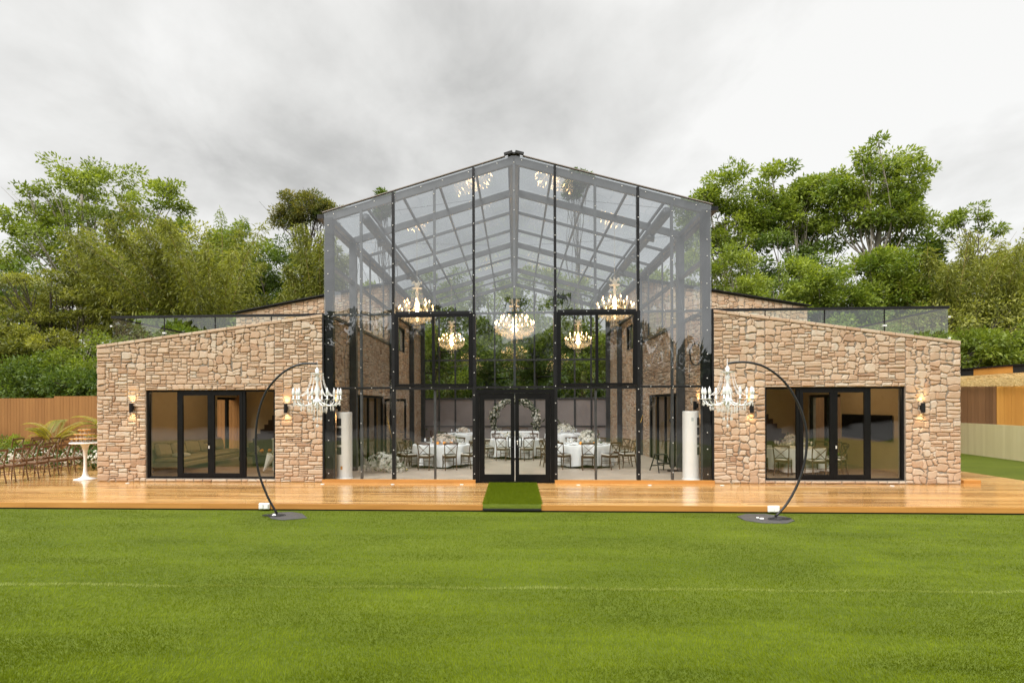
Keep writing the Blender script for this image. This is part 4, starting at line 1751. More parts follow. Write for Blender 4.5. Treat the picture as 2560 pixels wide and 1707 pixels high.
def flowers(root, c, rad, n_bl, n_lf, rng, br=.05, warm=.3, under=0.0, pet='petal', lf='leaf_floral', lsize=.09, nested=True):
    """a dome of layered blossoms with leaves between"""
    V, T = [], []
    for i in range(n_bl):
        a, b = rng.uniform(0, 6.283), math.asin(rng.uniform(under, 1))
        k = rng.uniform(.72, 1.0)
        d = Vector((math.cos(a) * math.cos(b), math.sin(a) * math.cos(b), math.sin(b)))
        p = Vector((c[0] + d.x * rad[0] * k, c[1] + d.y * rad[1] * k, c[2] + d.z * rad[2] * k))
        r = br * rng.uniform(.65, 1.25)
        tn = rng.uniform(.35, 1)
        ax = d.cross(Vector((.3, .2, 1))).normalized()
        ay = d.cross(ax).normalized()
        for ring, (m, tilt, rr) in enumerate(((7, .25, 1.0), (6, .75, .8), (4, 1.2, .5))):
            for q in range(m):
                th = 2 * math.pi * (q + .5 * ring) / m + rng.uniform(-.2, .2)
                rd = ax * math.cos(th) + ay * math.sin(th)
                sd_ = d.cross(rd).normalized()
                tip = p + (rd * math.cos(tilt) + d * math.sin(tilt)) * r * rr
                w = r * .42 * rr
                mid = p + (tip - p) * .62 - d * r * .08
                V.append([p, mid + sd_ * w, tip, mid - sd_ * w])
                T.append(min(1, max(0, tn + rng.uniform(-.2, .2) + .1 * ring)))
    if V:
        quads_object('blossoms', np.array([[tuple(q) for q in f] for f in V]), np.array(T), pet, root)
    V, T = [], []
    for i in range(n_lf):
        a, b = rng.uniform(0, 6.283), math.asin(rng.uniform(min(under, -.2), 1))
        k = rng.uniform(.6, 1.12)
        d = Vector((math.cos(a) * math.cos(b), math.sin(a) * math.cos(b), math.sin(b)))
        p = Vector((c[0] + d.x * rad[0] * k, c[1] + d.y * rad[1] * k, c[2] + d.z * rad[2] * k))
        u = (d + Vector((rng.uniform(-.9, .9), rng.uniform(-.9, .9), rng.uniform(-.4, .7)))).normalized()
        s_ = u.cross(Vector((rng.uniform(-1, 1), rng.uniform(-1, 1), rng.uniform(-1, 1)))).normalized()
        L = lsize * rng.uniform(.6, 1.4)
        V.append([p, p + u * L * .5 + s_ * L * .22, p + u * L, p + u * L * .5 - s_ * L * .22])
        T.append(rng.random())
    if V:
        quads_object('leaves', np.array([[tuple(q) for q in f] for f in V]), np.array(T), lf, root)


rf = random.Random(77)
t = empty('flower_arrangement', 'large mound of white flowers on the hall floor beside the left air conditioner', 'flowers', (-4.25, 2.2, .035))
flowers(t, (0, 0, .2), (.62, .42, .42), 120, 140, rf, .075, under=-.3)
flowers(t, (.45, -.1, .1), (.35, .3, .2), 30, 60, rf, .06, under=-.3)

# ------------------------------------------------------------------ chairs and tables
def make_chair(label, arms=False, cushion=True, cat='chair', wood='chair_wood'):
    """cross-back chair; sitter faces +y, floor at z = 0"""
    t = empty('crossback_chair' if not arms else 'armchair', label, cat)
    w = .22
    mb = MB()
    pts = [(-.215, -.20), (-.2, .19), (-.17, .215), (.17, .215), (.2, .19), (.215, -.20), (.18, -.225), (-.18, -.225)][::-1]
    n = len(pts)
    lo = [(x * 1, y, .425) for x, y in pts]
    hi = [(x * 1, y, .45) for x, y in pts]
    hi2 = [(x * .96, y * .96, .458) for x, y in pts]
    fs = [tuple(range(n - 1, -1, -1)), tuple(range(2 * n, 3 * n))]
    for k in range(2):
        for i in range(n):
            j = (i + 1) % n
            fs.append((k * n + j, k * n + i, (k + 1) * n + i, (k + 1) * n + j))
    fs = [f[::-1] for f in fs]
    mb.add(lo + hi + hi2, fs)
    mb.box(-.18, -.2, .385, .18, .19, .425)
    mb.build('seat', wood, t)
    if cushion:
        mb = MB()
        lv = []
        for s_, z in ((.93, .459), (1.0, .475), (.99, .492), (.9, .502)):
            lv += [(x * s_, y * s_, z) for x, y in pts]
        fs = [tuple(range(3 * n + n - 1, 3 * n - 1, -1)), tuple(range(n))]
        for k in range(3):
            for i in range(n):
                j = (i + 1) % n
                fs.append((k * n + i, k * n + j, (k + 1) * n + j, (k + 1) * n + i))
        fs = [f[::-1] for f in fs]
        mb.add(lv, fs)
        mb.build('cushion', 'cushion', t, True)
    # rear posts run from floor to the top rail
    for s in (-1, 1):
        mb = MB()
        mb.tube(smooth_path([(s * .19, -.27, 0), (s * .185, -.225, .25), (s * .19, -.205, .45), (s * .205, -.235, .68), (s * .215, -.285, .86)], 4), [.017] * 17, 7)
        mb.build('back_post', wood, t, True)
        mb = MB()
        mb.tube([(s * .185, .185, .43), (s * .178, .188, .2), (s * .185, .21, 0)], [.019, .016, .013], 7)
        mb.tube([(s * .18, .185, .33), (s * .14, .19, .41)], .009, 5)
        mb.build('leg', wood, t, True)
    mb = MB()
    top = [(-.235 + .47 * k / 8, -.285 - .035 * math.sin(math.pi * k / 8), .865 + .012 * math.sin(math.pi * k / 8)) for k in range(9)]
    for a, b in zip(top[:-1], top[1:]):
        mb.bar(a, b, .026, .055)
    mb.build('top_rail', wood, t)
    mb = MB()
    def X_(u, v):
        return (u * .195, -.235 - .03 * (1 - u * u) - .05 * v, .47 + .37 * v)
    for s in (-1, 1):
        pl = [X_(s * (-1 + 2 * k / 8), k / 8) for k in range(9)]
        for a, b in zip(pl[:-1], pl[1:]):
            mb.bar(a, b, .014, .026, roll=(0, 1, 0))
    mb.build('cross_brace', wood, t)
    mb = MB()
    for s in (-1, 1):
        mb.tube([(s * .18, .19, .19), (s * .187, -.225, .23)], .009, 6)
    mb.tube([(-.18, .19, .25), (.18, .19, .25)], .009, 6)
    mb.build('stretcher', wood, t)
    if arms:
        for s in (-1, 1):
            mb = MB()
            mb.bar((s * .24, -.24, .665), (s * .25, .19, .65), .05, .03)
            mb.bar((s * .245, .16, .65), (s * .22, .17, .43), .035, .035)
            mb.build('armrest', wood, t)
    return t


def round_table(tl, cl, loc, Rr, rng, group):
    """pedestal table hidden by a cloth; the cloth lies on it and is a thing of its own"""
    t = empty('round_table', tl, 'table', loc, 0, group)
    mb = MB()
    mb.lathe([(.001, .715), (Rr - .02, .715), (Rr - .01, .725), (Rr - .01, .738), (.001, .74)], (0, 0, 0), 32)
    mb.build('tabletop', 'chair_wood', t)
    for k in range(4):
        mb = MB()
        a = k * math.pi / 2 + .5
        mb.tube([(.55 * math.cos(a) * Rr, .55 * math.sin(a) * Rr, .715), (.6 * math.cos(a) * Rr, .6 * math.sin(a) * Rr, 0)], .02, 8)
        mb.build('leg', 'steel_dark', t)
    mb = MB()
    N = 96
    rings = []
    ph = [rng.uniform(0, 6.28) for _ in range(4)]
    for r_, z, am in ((.0, .752, 0), (Rr * .6, .752, 0), (Rr - .03, .7515, 0), (Rr, .745, .0), (Rr + .012, .72, .008), (Rr + .02, .6, .03), (Rr + .035, .4, .055), (Rr + .05, .2, .075), (Rr + .065, .08, .09)):
        ring = []
        for i in range(N):
            a = 2 * math.pi * i / N
            wv = math.sin(a * 9 + ph[0]) + .6 * math.sin(a * 14 + ph[1]) + .4 * math.sin(a * 5 + ph[2])
            rr = r_ + am * wv
            zz = z + (.03 * math.sin(a * 4 + ph[3]) * (1 if z < .1 else 0))
            ring.append((rr * math.cos(a), rr * math.sin(a), zz))
        rings += ring
    fs = [tuple(range(N))]
    for k in range(8):
        for i in range(N):
            j = (i + 1) % N
            fs.append((k * N + i, (k + 1) * N + i, (k + 1) * N + j, k * N + j))
    fs = fs[1:]
    mb.add(rings, fs)
    c = mb.build('tablecloth', 'linen', None, True)
    c.location = loc
    tag(c, cl, 'tablecloth', 'white cloths on the banquet tables')
    return t


CH = make_chair('template')
AR = make_chair('template', True)
used = {'c': False, 'a': False}
GC = 'cross-back chairs round the banquet tables'


def chair(x, y, rz, label, arms=False, z=.035, group=GC):
    key, src = ('a', AR) if arms else ('c', CH)
    if not used[key]:
        used[key] = True
        index_kids(src)
        src.location = (x, y, z)
        src.rotation_euler = (0, 0, rz)
        src['label'] = label
        src['group'] = group
        return src
    return dup(src, label, (x, y, z), rz, None, group)


def setting(cx, cy, z, ang, rr, idx):
    """one place setting: plate and glass"""
    x, y = cx + rr * math.cos(ang), cy + rr * math.sin(ang)
    mb = MB()
    mb.lathe([(.001, .004), (.08, .004), (.13, .016), (.13, .02), (.08, .01), (.001, .01)], (0, 0, 0), 18)
    return mb, x, y


PLATE = None
GLASS = None


def make_plate():
    mb = MB()
    mb.lathe([(.001, .004), (.08, .004), (.135, .016), (.135, .02), (.08, .01), (.001, .01)], (0, 0, 0), 18)
    mb.bar((-.06, .0, .02), (.06, .01, .022), .07, .02)
    return mb.build('plate', 'crockery')


def make_glass():
    mb = MB()
    mb.lathe([(.032, 0), (.03, .004), (.005, .008), (.004, .09), (.028, .11), (.036, .15), (.031, .2), (.029, .2), (.034, .15), (.026, .113), (.001, .095)], (0, 0, 0), 12)
    return mb.build('wine_glass', 'wine_glass', None, True)


place_used = [False]


def dress(cx, cy, Rr, angs, where, z=.035):
    global PLATE, GLASS
    zz = z + .7535
    for k, a in enumerate(angs):
        r_ = Rr - .2
        x, y = cx + r_ * math.cos(a), cy + r_ * math.sin(a)
        if PLATE is None:
            PLATE = make_plate()
            p = PLATE
        else:
            p = PLATE.copy()
            COL.objects.link(p)
        p.location = (x, y, zz)
        p.rotation_euler = (0, 0, a)
        tag(p, 'white dinner plate with folded napkin on the %s' % where, 'plate', 'plates on the %s' % where)
        x, y = cx + (r_ - .2) * math.cos(a + .16), cy + (r_ - .2) * math.sin(a + .16)
        if GLASS is None:
            GLASS = make_glass()
            g = GLASS
        else:
            g = GLASS.copy()
            COL.objects.link(g)
        g.location = (x, y, zz)
        tag(g, 'clear stemmed wine glass on the %s' % where, 'wine glass', 'wine glasses on the %s' % where)


rt = random.Random(8)
GT = 'round banquet tables in the hall'
def at_table(cx, cy, Rr, deg, gap=.32):
    a = R(deg)
    return cx + (Rr + gap) * math.cos(a), cy + (Rr + gap) * math.sin(a), a + math.pi / 2


T1 = (-2.6, 4.1, 1.0)
T2 = (2.4, 4.15, .95)
T3 = (0.0, 7.15, .98)
T4 = (-2.5, 11.3, .95)
T5 = (2.4, 11.3, .95)
names = [(T1, 'front left banquet table'), (T2, 'front right banquet table'), (T3, 'centre banquet table behind the entrance'),
         (T4, 'back left banquet table'), (T5, 'back right banquet table')]
for (cx, cy, r_), nm in names:
    round_table('round table under white cloth, the ' + nm, 'white cloth hanging to the floor over the ' + nm, (cx, cy, .035), r_, rt, GT)
    dress(cx, cy, r_, [R(36 * k + 18) for k in range(10)] if cy < 8 else [R(60 * k) for k in range(6)], nm)

# front left table: chairs named by where they stand
for deg, l in ((-71, 'cross-back chair with back to the glass, right of the middle, front left table'), (-104, 'cross-back chair with back to the glass, near the middle, front left table'),
               (-137, 'cross-back chair turned towards the left corner of the front left table'), (-38, 'cross-back chair beside the entrance door at the front left table'),
               (-172, 'cross-back chair at the left side of the front left table, nearest the stone wall'), (150, 'cross-back chair behind the front left table on its wall side'),
               (112, 'cross-back chair on the far side of the front left table, left of its flowers'), (72, 'cross-back chair on the far side of the front left table, right of its flowers'),
               (30, 'cross-back chair at the far right of the front left table, facing the wall')):
    x, y, a = at_table(*T1, deg)
    chair(x, y, a, l)
for deg, l in ((-91, 'cross-back chair with back to the glass, right of the pair at the front right table'), (-130, 'cross-back chair with back to the glass, left of the pair at the front right table'),
               (-165, 'cross-back chair at the left side of the front right table, behind the right door leaf'), (-55, 'cross-back chair half behind a mullion at the front right table'),
               (140, 'cross-back chair on the far left side of the front right table'), (100, 'cross-back chair on the far side of the front right table, behind its flowers'),
               (60, 'cross-back chair on the far right side of the front right table')):
    x, y, a = at_table(*T2, deg)
    chair(x, y, a, l)
chair(3.78, 3.55, R(100), 'wooden armchair with white seat facing left at the front right table', True)
chair(3.75, 4.65, R(112), 'wooden armchair behind the other armchair, near the right stone wall', True)
for deg, l in ((-70, 'cross-back chair seen through the right door leaf, back to the entrance'), (-110, 'cross-back chair seen through the left door leaf, back to the entrance'),
               (-33, 'cross-back chair at the right front of the centre table'), (-147, 'cross-back chair at the left front of the centre table'),
               (5, 'cross-back chair at the right side of the centre table'), (175, 'cross-back chair at the left side of the centre table'),
               (60, 'cross-back chair on the far right of the centre table before the flower arch'), (120, 'cross-back chair on the far left of the centre table before the flower arch')):
    x, y, a = at_table(*T3, deg)
    chair(x, y, a, l)
for T, nm in ((T4, 'back left table'), (T5, 'back right table')):
    for deg, l in ((-60, 'cross-back chair front right of the '), (-120, 'cross-back chair front left of the '), (0, 'cross-back chair at the right end of the '), (180, 'cross-back chair at the left end of the ')):
        x, y, a = at_table(*T, deg)
        chair(x, y, a, l + nm)

# head table before the arch
t = empty('head_table', 'long white-clothed head table in front of the flower arch', 'table', (0, 13.2, .035))
mb = MB()
mb.bbox(-1.2, -.35, .70, 1.2, .35, .74, .01)
mb.build('tabletop', 'chair_wood', t)
for sx in (-1, 1):
    for sy in (-1, 1):
        mb = MB()
        mb.tube([(sx * 1.1, sy * .28, .7), (sx * 1.1, sy * .28, 0)], .022, 8)
        mb.build('leg', 'steel_dark', t)
mb = MB()
mb.bbox(-1.23, -.38, .1, 1.23, .38, .752, .03)
c = mb.build('tablecloth', 'linen')
c.location = (0, 13.2, .035)
tag(c, 'white cloth over the long head table before the arch', 'tablecloth', 'white cloths on the banquet tables')
for x, l in ((-.45, 'cross-back chair left behind the head table, under the arch'), (.45, 'cross-back chair right behind the head table, under the arch')):
    chair(x, 13.95, R(180), l)

# table flowers with fruit around
for (cx, cy), l, rad, nb, wm in (((T1[0] + .1, T1[1]), 'low blush and white flowers on the front left table', (.5, .3, .3), 90, 1),
                             ((T2[0] + .15, T2[1] - .1), 'tall white rose bouquet on the front right table', (.36, .32, .42), 80, 0),
                             ((T3[0] - .1, T3[1]), 'white flowers on the centre table behind the entrance', (.32, .28, .22), 40, 0),
                             ((T4[0], T4[1]), 'small white flowers on the back left table', (.3, .3, .2), 30, 1),
                             ((T5[0], T5[1]), 'pale green and cream flowers on the back right table', (.5, .4, .42), 60, 0)):
    t = empty('flower_centrepiece', l, 'flowers', (cx, cy, .79), 0, 'centrepieces on the banquet tables')
    flowers(t, (0, 0, .07), rad, int(nb * 1.5), nb, rf, .07, pet='petal_warm' if wm else 'petal')
fruit = None
for (cx, cy), pts, nm in (((T1[0] + .1, T1[1]), ((-.18, -.36), (.06, -.4), (.3, -.33)), 'front left table'), ((T2[0] + .15, T2[1] - .1), ((-.3, -.35), (.16, -.38)), 'front right table')):
    for dx, dy in pts:
        if fruit is None:
            mb = MB()
            mb.ball((0, 0, 0), .055, 12, 8)
            fruit = mb.build('orange', 'orange_skin', None, True)
            f_ = fruit
        else:
            f_ = fruit.copy()
            COL.objects.link(f_)
        f_.location = (cx + dx, cy + dy, .035 + .752 + .055)
        tag(f_, 'orange lying before the flowers on the ' + nm, 'orange', 'oranges on the ' + nm)

# moon-shaped flower arch
t = empty('flower_arch', 'round arch of white roses and leaves at the back of the hall', 'flower arch', (0.02, 14.6, .035))
mb = MB()
mb.tube([(1.18 * math.cos(a), 0, 1.2 + 1.18 * math.sin(a)) for a in [-.5 * math.pi + 2 * math.pi * k / 48 for k in range(49)]], .02, 8)
mb.box(-.5, -.25, 0, .5, .25, .02)
mb.build('hoop', 'brass', t)
V, T, V2, T2_ = [], [], [], []
for k in range(820):
    a = R(-58) + R(296) * rf.random()
    c = Vector((1.18 * math.cos(a), 0, 1.2 + 1.18 * math.sin(a)))
    wdt = .2 * (1 + .35 * math.sin(a * 5 + 1))
    d = Vector((rf.gauss(0, 1), rf.gauss(-.6, 1), rf.gauss(0, 1))).normalized()
    p = c + d * wdt * rf.uniform(.7, 1.15)
    if k % 5 < 4:
        r_ = rf.uniform(.04, .085)
        ax = d.cross(Vector((.3, .2, 1))).normalized()
        ay = d.cross(ax).normalized()
        tn = rf.uniform(.3, 1)
        for ring, (m, tilt, rr) in enumerate(((6, .25, 1.0), (5, .9, .7))):
            for q in range(m):
                th = 2 * math.pi * (q + .5 * ring) / m
                rd = ax * math.cos(th) + ay * math.sin(th)
                sv = d.cross(rd).normalized() * r_ * .45 * rr
                tip = p + (rd * math.cos(tilt) + d * math.sin(tilt)) * r_ * rr
                mid = p + (tip - p) * .6
                V.append([tuple(p), tuple(mid + sv), tuple(tip), tuple(mid - sv)])
                T.append(min(1, tn + .1 * ring))
    for q in range(4):
        u = (d + Vector((rf.gauss(0, .8), rf.gauss(0, .8), rf.gauss(0, .8)))).normalized()
        sv = u.cross(Vector((rf.random(), rf.random(), rf.random()))).normalized()
        L = rf.uniform(.08, .16)
        p2 = c + d * wdt * rf.uniform(.2, 1.0)
        V2.append([tuple(p2), tuple(p2 + u * L * .5 + sv * L * .22), tuple(p2 + u * L), tuple(p2 + u * L * .5 - sv * L * .22)])
        T2_.append(rf.random() * .7)
quads_object('blossoms', np.array(V), np.array(T), 'petal', t)
quads_object('leaves', np.array(V2), np.array(T2_), 'leaf_floral', t)

# step stool and folded parasol, brass poles
t = empty('step_stool', 'folding dark step stool standing near the right air conditioner', 'step stool', (4.62, 2.45, .035), R(10))
mb = MB()
mb.bbox(-.19, -.12, .53, .19, .1, .555, .008)
mb.build('top_step', 'black_metal', t)
mb = MB()
mb.bbox(-.2, -.3, .27, .2, -.12, .295, .008)
mb.build('lower_step', 'black_metal', t)
for s in (-1, 1):
    mb = MB()
    mb.bar((s * .17, -.08, .53), (s * .24, -.42, 0), .03, .025)
    mb.build('front_leg', 'black_metal', t)
    mb = MB()
    mb.bar((s * .16, .06, .53), (s * .23, .3, 0), .03, .025)
    mb.build('rear_leg', 'black_metal', t)
mb = MB()
mb.bar((-.22, -.36, .1), (.22, -.36, .1), .02, .02)
mb.bar((-.2, .2, .18), (.2, .2, .18), .02, .02)
mb.bar((-.2, .22, .15), (.2, -.3, .27), .018, .018)
mb.bar((.2, .22, .15), (-.2, -.3, .27), .018, .018)
mb.build('brace', 'black_metal', t)
t = empty('folded_parasol', 'tall folded black parasol standing behind a mullion near the right air conditioner', 'parasol', (5.0, 2.5, .035))
mb = MB()
mb.lathe([(.02, .05), (.09, .15), (.11, .5), (.085, .9), (.055, 1.3), (.05, 1.5), (.1, 1.62), (.06, 1.68), (.01, 1.7)], (0, 0, 0), 9)
mb.build('canopy', 'black_metal', t)
mb = MB()
mb.lathe([(.16, 0), (.16, .04), (.03, .06), (.02, .16)], (0, 0, 0), 14)
mb.build('foot', 'black_metal', t)
for x, y, dx, l in ((-4.6, 6.0, .4, 'thin brass pole leaning on the left stone wall'), (4.45, 6.3, .5, 'thin brass pole leaning on the right stone wall')):
    s = 1 if x > 0 else -1
    mb = MB()
    mb.tube([(x, y, .04), (x + s * dx, y + .1, 1.7)], .013, 7)
    mb.ball((x + s * dx, y + .1, 1.71), .022, 8, 5)
    tag(mb.build('brass_pole', 'brass', None, True), l, 'pole', 'brass poles leaning on the stone walls')

# ------------------------------------------------------------------ left room: sofa, coffee table, cabinet
t = empty('sofa', 'long low beige sofa along the wall of the left room', 'sofa', (-11.05, 3.6, .05))
mb = MB()
mb.bbox(-.5, -2.1, .16, .5, 2.1, .32, .03)
mb.build('base', 'sofa_fabric', t)
for ya, yb in ((-2.08, -.01), (.01, 2.08)):
    mb = MB()
    mb.bbox(-.32, ya, .325, .5, yb, .46, .05)
    mb.build('seat_cushion', 'sofa_fabric', t, False)
mb = MB()
mb.bbox(-.62, -2.1, .16, -.44, 2.1, .72, .06)
mb.build('backrest', 'sofa_fabric', t)
for k in range(5):
    mb = MB()
    M = Matrix.Translation((-.27, -1.7 + k * .82, .68)) @ rotm('Y', R(-18)) @ rotm('X', R((k % 2) * 10 - 5))
    mb.bbox(-.09, -.36, -.22, .09, .36, .24, .08, M)
    mb.build('back_cushion', 'sofa_fabric', t)
for sx in (-.45, .4):
    for sy in (-1.95, 1.95):
        mb = MB()
        mb.tube([(sx, sy, .16), (sx, sy, 0)], .02, 8)
        mb.build('leg', 'black_metal', t)
mb = MB()
mb.lathe([(.001, 0), (.22, .0), (.28, .04), (.27, .09), (.18, .12), (.001, .125)], (0, 0, 0), 16)
o = mb.build('folded_throw', 'cushion', None, True)
o.location = (-10.9, 2.2, .512)
tag(o, 'pale folded throw lying on the near end of the sofa', 'throw')
t = empty('coffee_table', 'low dark round coffee table in front of the sofa', 'table', (-8.95, 4.0, .05))
mb = MB()
mb.lathe([(.001, .38), (.62, .38), (.64, .4), (.64, .43), (.001, .435)], (0, 0, 0), 28)
mb.build('tabletop', 'table_dark', t)
mb = MB()
mb.bbox(-.3, -.3, 0, .3, .3, .38, .02)
mb.build('pedestal', 'table_dark', t)
for dx, dy, l in ((-.05, -.1, 'orange on the coffee table, left one of three'), (.22, -.05, 'orange on the coffee table, middle one of three'), (.36, .05, 'orange on the coffee table, right one of three')):
    f_ = fruit.copy()
    COL.objects.link(f_)
    f_.scale = (1.3, 1.3, 1.3)
    f_.location = (-8.95 + dx, 4.0 + dy, .485 + .07)
    tag(f_, l, 'orange', 'oranges on the coffee table')
mb = MB()
mb.lathe([(.05, 0), (.08, .05), (.08, .15), (.04, .2), (.04, .24), (.035, .24), (.07, .14), (.001, .01)], (0, 0, 0), 14)
o = mb.build('glass_jug', 'wine_glass', None, True)
o.location = (-9.2, 4.0, .49)
tag(o, 'round glass jug beside the oranges on the coffee table', 'jug')
t = empty('slatted_cabinet', 'pale grey slatted cabinet behind the right pane of the left doors', 'cabinet', (-7.45, 2.4, .05))
mb = MB()
mb.bbox(-.42, -.25, 1.0, .42, .25, 1.06, .01)
mb.build('top', 'pale_blue', t)
for s in (-1, 1):
    mb = MB()
    mb.bbox(s * .37 - .035, -.22, 0, s * .37 + .035, .22, 1.0, .008)
    mb.build('side_panel', 'pale_blue', t)
mb = MB()
for k in range(9):
    if k != 4:
        mb.box(-.335, -.2, .08 + k * .1, .335, -.17, .14 + k * .1)
mb.box(-.335, .16, .05, .335, .18, 1.0, None, .5, 1)
mb.build('slats', ['pale_blue', 'leaf_deep'], t)
# white parasol leaning in front of the cabinet
t = empty('white_parasol', 'closed white paper parasol leaning before the slatted cabinet', 'parasol', (-7.95, 1.7, .06))
mb = MB()
M = rotm('Y', R(28))
mb.lathe([(.02, .05), (.05, .2), (.13, .5), (.16, .62), (.03, .64)], (0, 0, 0), 10, .5, 0, M)
mb.build('canopy', 'linen', t)
mb = MB()
mb.tube([M @ Vector((0, 0, 0)), M @ Vector((0, 0, .85))], .012, 6)
mb.build('stick', 'cane', t)

# ------------------------------------------------------------------ right room: dining table, screen
round_table('round table under white cloth in the right stone room', 'white cloth over the round table in the right stone room', (8.72, 2.45, .05), .9, rt, 'round tables in the stone rooms')
dress(8.72, 2.45, .9, [R(45 * k) for k in range(8)], 'dining table of the right room', .05)
for deg, l in ((-88, 'cross-back chair at the right room table, back to the middle of the glass doors'), (-128, 'cross-back chair at the right room table behind the left fixed pane'),
               (-48, 'cross-back chair at the right room table behind the right door leaf'), (-168, 'cross-back chair at the far left of the right room table'),
               (-8, 'cross-back chair at the right side of the right room table'), (30, 'cross-back chair at the far right of the right room table')):
    a = R(deg)
    chair(8.72 + 1.2 * math.cos(a), 2.45 + 1.2 * math.sin(a), a + math.pi / 2, l, False, .05, 'cross-back chairs in the right stone room')
t = empty('flower_centrepiece', 'white flowers on the right room table', 'flowers', (8.75, 2.4, .80), 0, None)
flowers(t, (0, 0, .08), (.4, .32, .34), 80, 80, rf, .07)
t = empty('screen', 'wide black screen on the outer wall of the right room', 'screen', (11.58, 3.5, 1.4))
mb = MB()
mb.bbox(-.05, -1.3, -.4, 0, 1.3, .4, .012)
mb.build('casing', 'black_metal', t)
mb = MB()
mb.quad((-.052, -1.27, -.36), (-.052, 1.27, -.36), (-.052, 1.27, .37), (-.052, -1.27, .37))
mb.build('display', 'black_frame', t)

# ------------------------------------------------------------------ left terrace: ceremony chairs, table, champagne tower
CC = 'wooden ceremony chairs on the left deck'
BC = make_chair('wooden chair in the front ceremony row, nearest the lawn', False, False, 'chair', 'chair_wood_pale')
index_kids(BC)
BC['group'] = CC
BC.location = (-14.62, -.72, .002)
BC.rotation_euler = (0, 0, R(90))
BC.scale = (1.08, 1.08, 1.08)
for x, y, l in ((-14.64, .02, 'wooden chair in the front ceremony row, second from the lawn'), (-14.6, .76, 'wooden chair in the front ceremony row, middle of five'),
                (-14.6, 1.5, 'wooden chair in the front ceremony row, second from the aisle flowers'), (-14.62, 2.2, 'wooden chair in the front ceremony row, behind the white pedestal table'),
                (-15.75, 1.5, 'wooden chair in the second ceremony row, left of two before the aisle flowers'), (-15.72, 2.25, 'wooden chair in the second ceremony row, right beside the aisle flowers'),
                (-15.8, 4.3, 'wooden chair beyond the aisle, closest to the stone corner'), (-16.85, 4.3, 'wooden chair beyond the aisle, second from the stone corner'),
                (-16.85, 5.05, 'wooden chair beyond the aisle, behind the second from the stone corner'), (-17.95, 4.3, 'wooden chair beyond the aisle, third from the stone corner'),
                (-17.95, 5.05, 'wooden chair beyond the aisle, behind the third from the stone corner'), (-19.0, 4.6, 'wooden chair beyond the aisle, farthest left in front of the bushes'),
                (-19.0, 5.4, 'wooden chair beyond the aisle, farthest left and nearest the bushes')):
    dup(BC, l, (x, y, .002), R(90), 1.08, CC)
for k, (x, y, l) in enumerate(((-14.3, 3.1, 'low white floral cluster on the deck behind the white pedestal table'), (-15.3, 3.0, 'low white floral cluster between the two chair blocks, near the stone corner'),
                               (-16.4, 3.1, 'low white and green floral cluster in the middle of the aisle'), (-17.5, 3.2, 'low white floral cluster in the aisle, towards the left frame edge'),
                               (-18.6, 3.3, 'low white floral cluster farthest along the aisle'))):
    t = empty('aisle_flowers', l, 'flowers', (x, y, .002), 0, 'floral clusters along the ceremony aisle')
    flowers(t, (0, 0, .28), (.5, .35, .42), 110, 260, random.Random(50 + k), .06, under=-.45, lsize=.15)
t = empty('pedestal_table', 'white tulip-base cocktail table at the left stone corner', 'table', (-12.78, .45, .002))
mb = MB()
mb.lathe([(.001, 1.055), (.36, 1.055), (.40, 1.07), (.405, 1.085), (.39, 1.095), (.001, 1.097)], (0, 0, 0), 36)
mb.build('tabletop', 'white_plastic', t, False)
mb = MB()
mb.lathe([(.30, 0), (.30, .012), (.2, .03), (.1, .075), (.062, .16), (.045, .35), (.042, .6), (.06, .85), (.1, 1.0), (.15, 1.056)], (0, 0, 0), 28)
mb.build('pedestal', 'white_plastic', t, True)
CG = None
zz = 1.1
for lev, (n_, off) in enumerate(((4, .0), (3, 0), (2, 0))):
    sp = .142
    for i in range(n_):
        for j in range(n_):
            if CG is None:
                CG = empty('champagne_coupe', '', 'glass')
                mb = MB()
                mb.lathe([(.03, 0), (.028, .003), (.004, .006), (.004, .05), (.03, .066), (.045, .085), (.043, .085), (.028, .068), (.001, .056)], (0, 0, 0), 12)
                mb.build('bowl', 'wine_glass', CG, True)
                mb = MB()
                mb.lathe([(.001, .054), (.032, .0645), (.047, .083), (.001, .0845)], (0, 0, 0), 12)
                mb.build('champagne', 'champagne', CG, True)
                c = CG
                index_kids(CG)
            else:
                c = dup(CG, '', (0, 0, 0))
            c.scale = (1.5, 1.5, 1.5)
            c.location = (-12.8 + (i - (n_ - 1) / 2) * sp, .45 + (j - (n_ - 1) / 2) * sp, zz + lev * .128)
            c['label'] = ['coupe of champagne in the bottom layer of the glass tower', 'coupe of champagne in the second layer of the glass tower',
                          'coupe of champagne in the topmost layer of the glass tower'][lev]
            c['group'] = 'champagne tower on the white cocktail table'

# left fence
t = empty('timber_fence', 'tall brown vertical board fence behind the left terrace', 'fence', (0, 7.6, 0))
mb = MB()
rw = random.Random(2)
x = -34.0
while x < -11.7:
    zt = 2.52 if x < -19.9 else (2.60 if x < -17.4 else 2.66)
    mb.box(x + .003, -.012 + rw.uniform(-.003, .003), LZ, x + .137, .012, zt + .0, None, rw.random())
    x += .14
mb.build('boards', 'fence_wood', t)
mb = MB()
for z in (.4, 1.3, 2.2):
    mb.box(-34, .014, z, -11.8, .06, z + .09)
mb.build('rails', 'fence_wood', t)

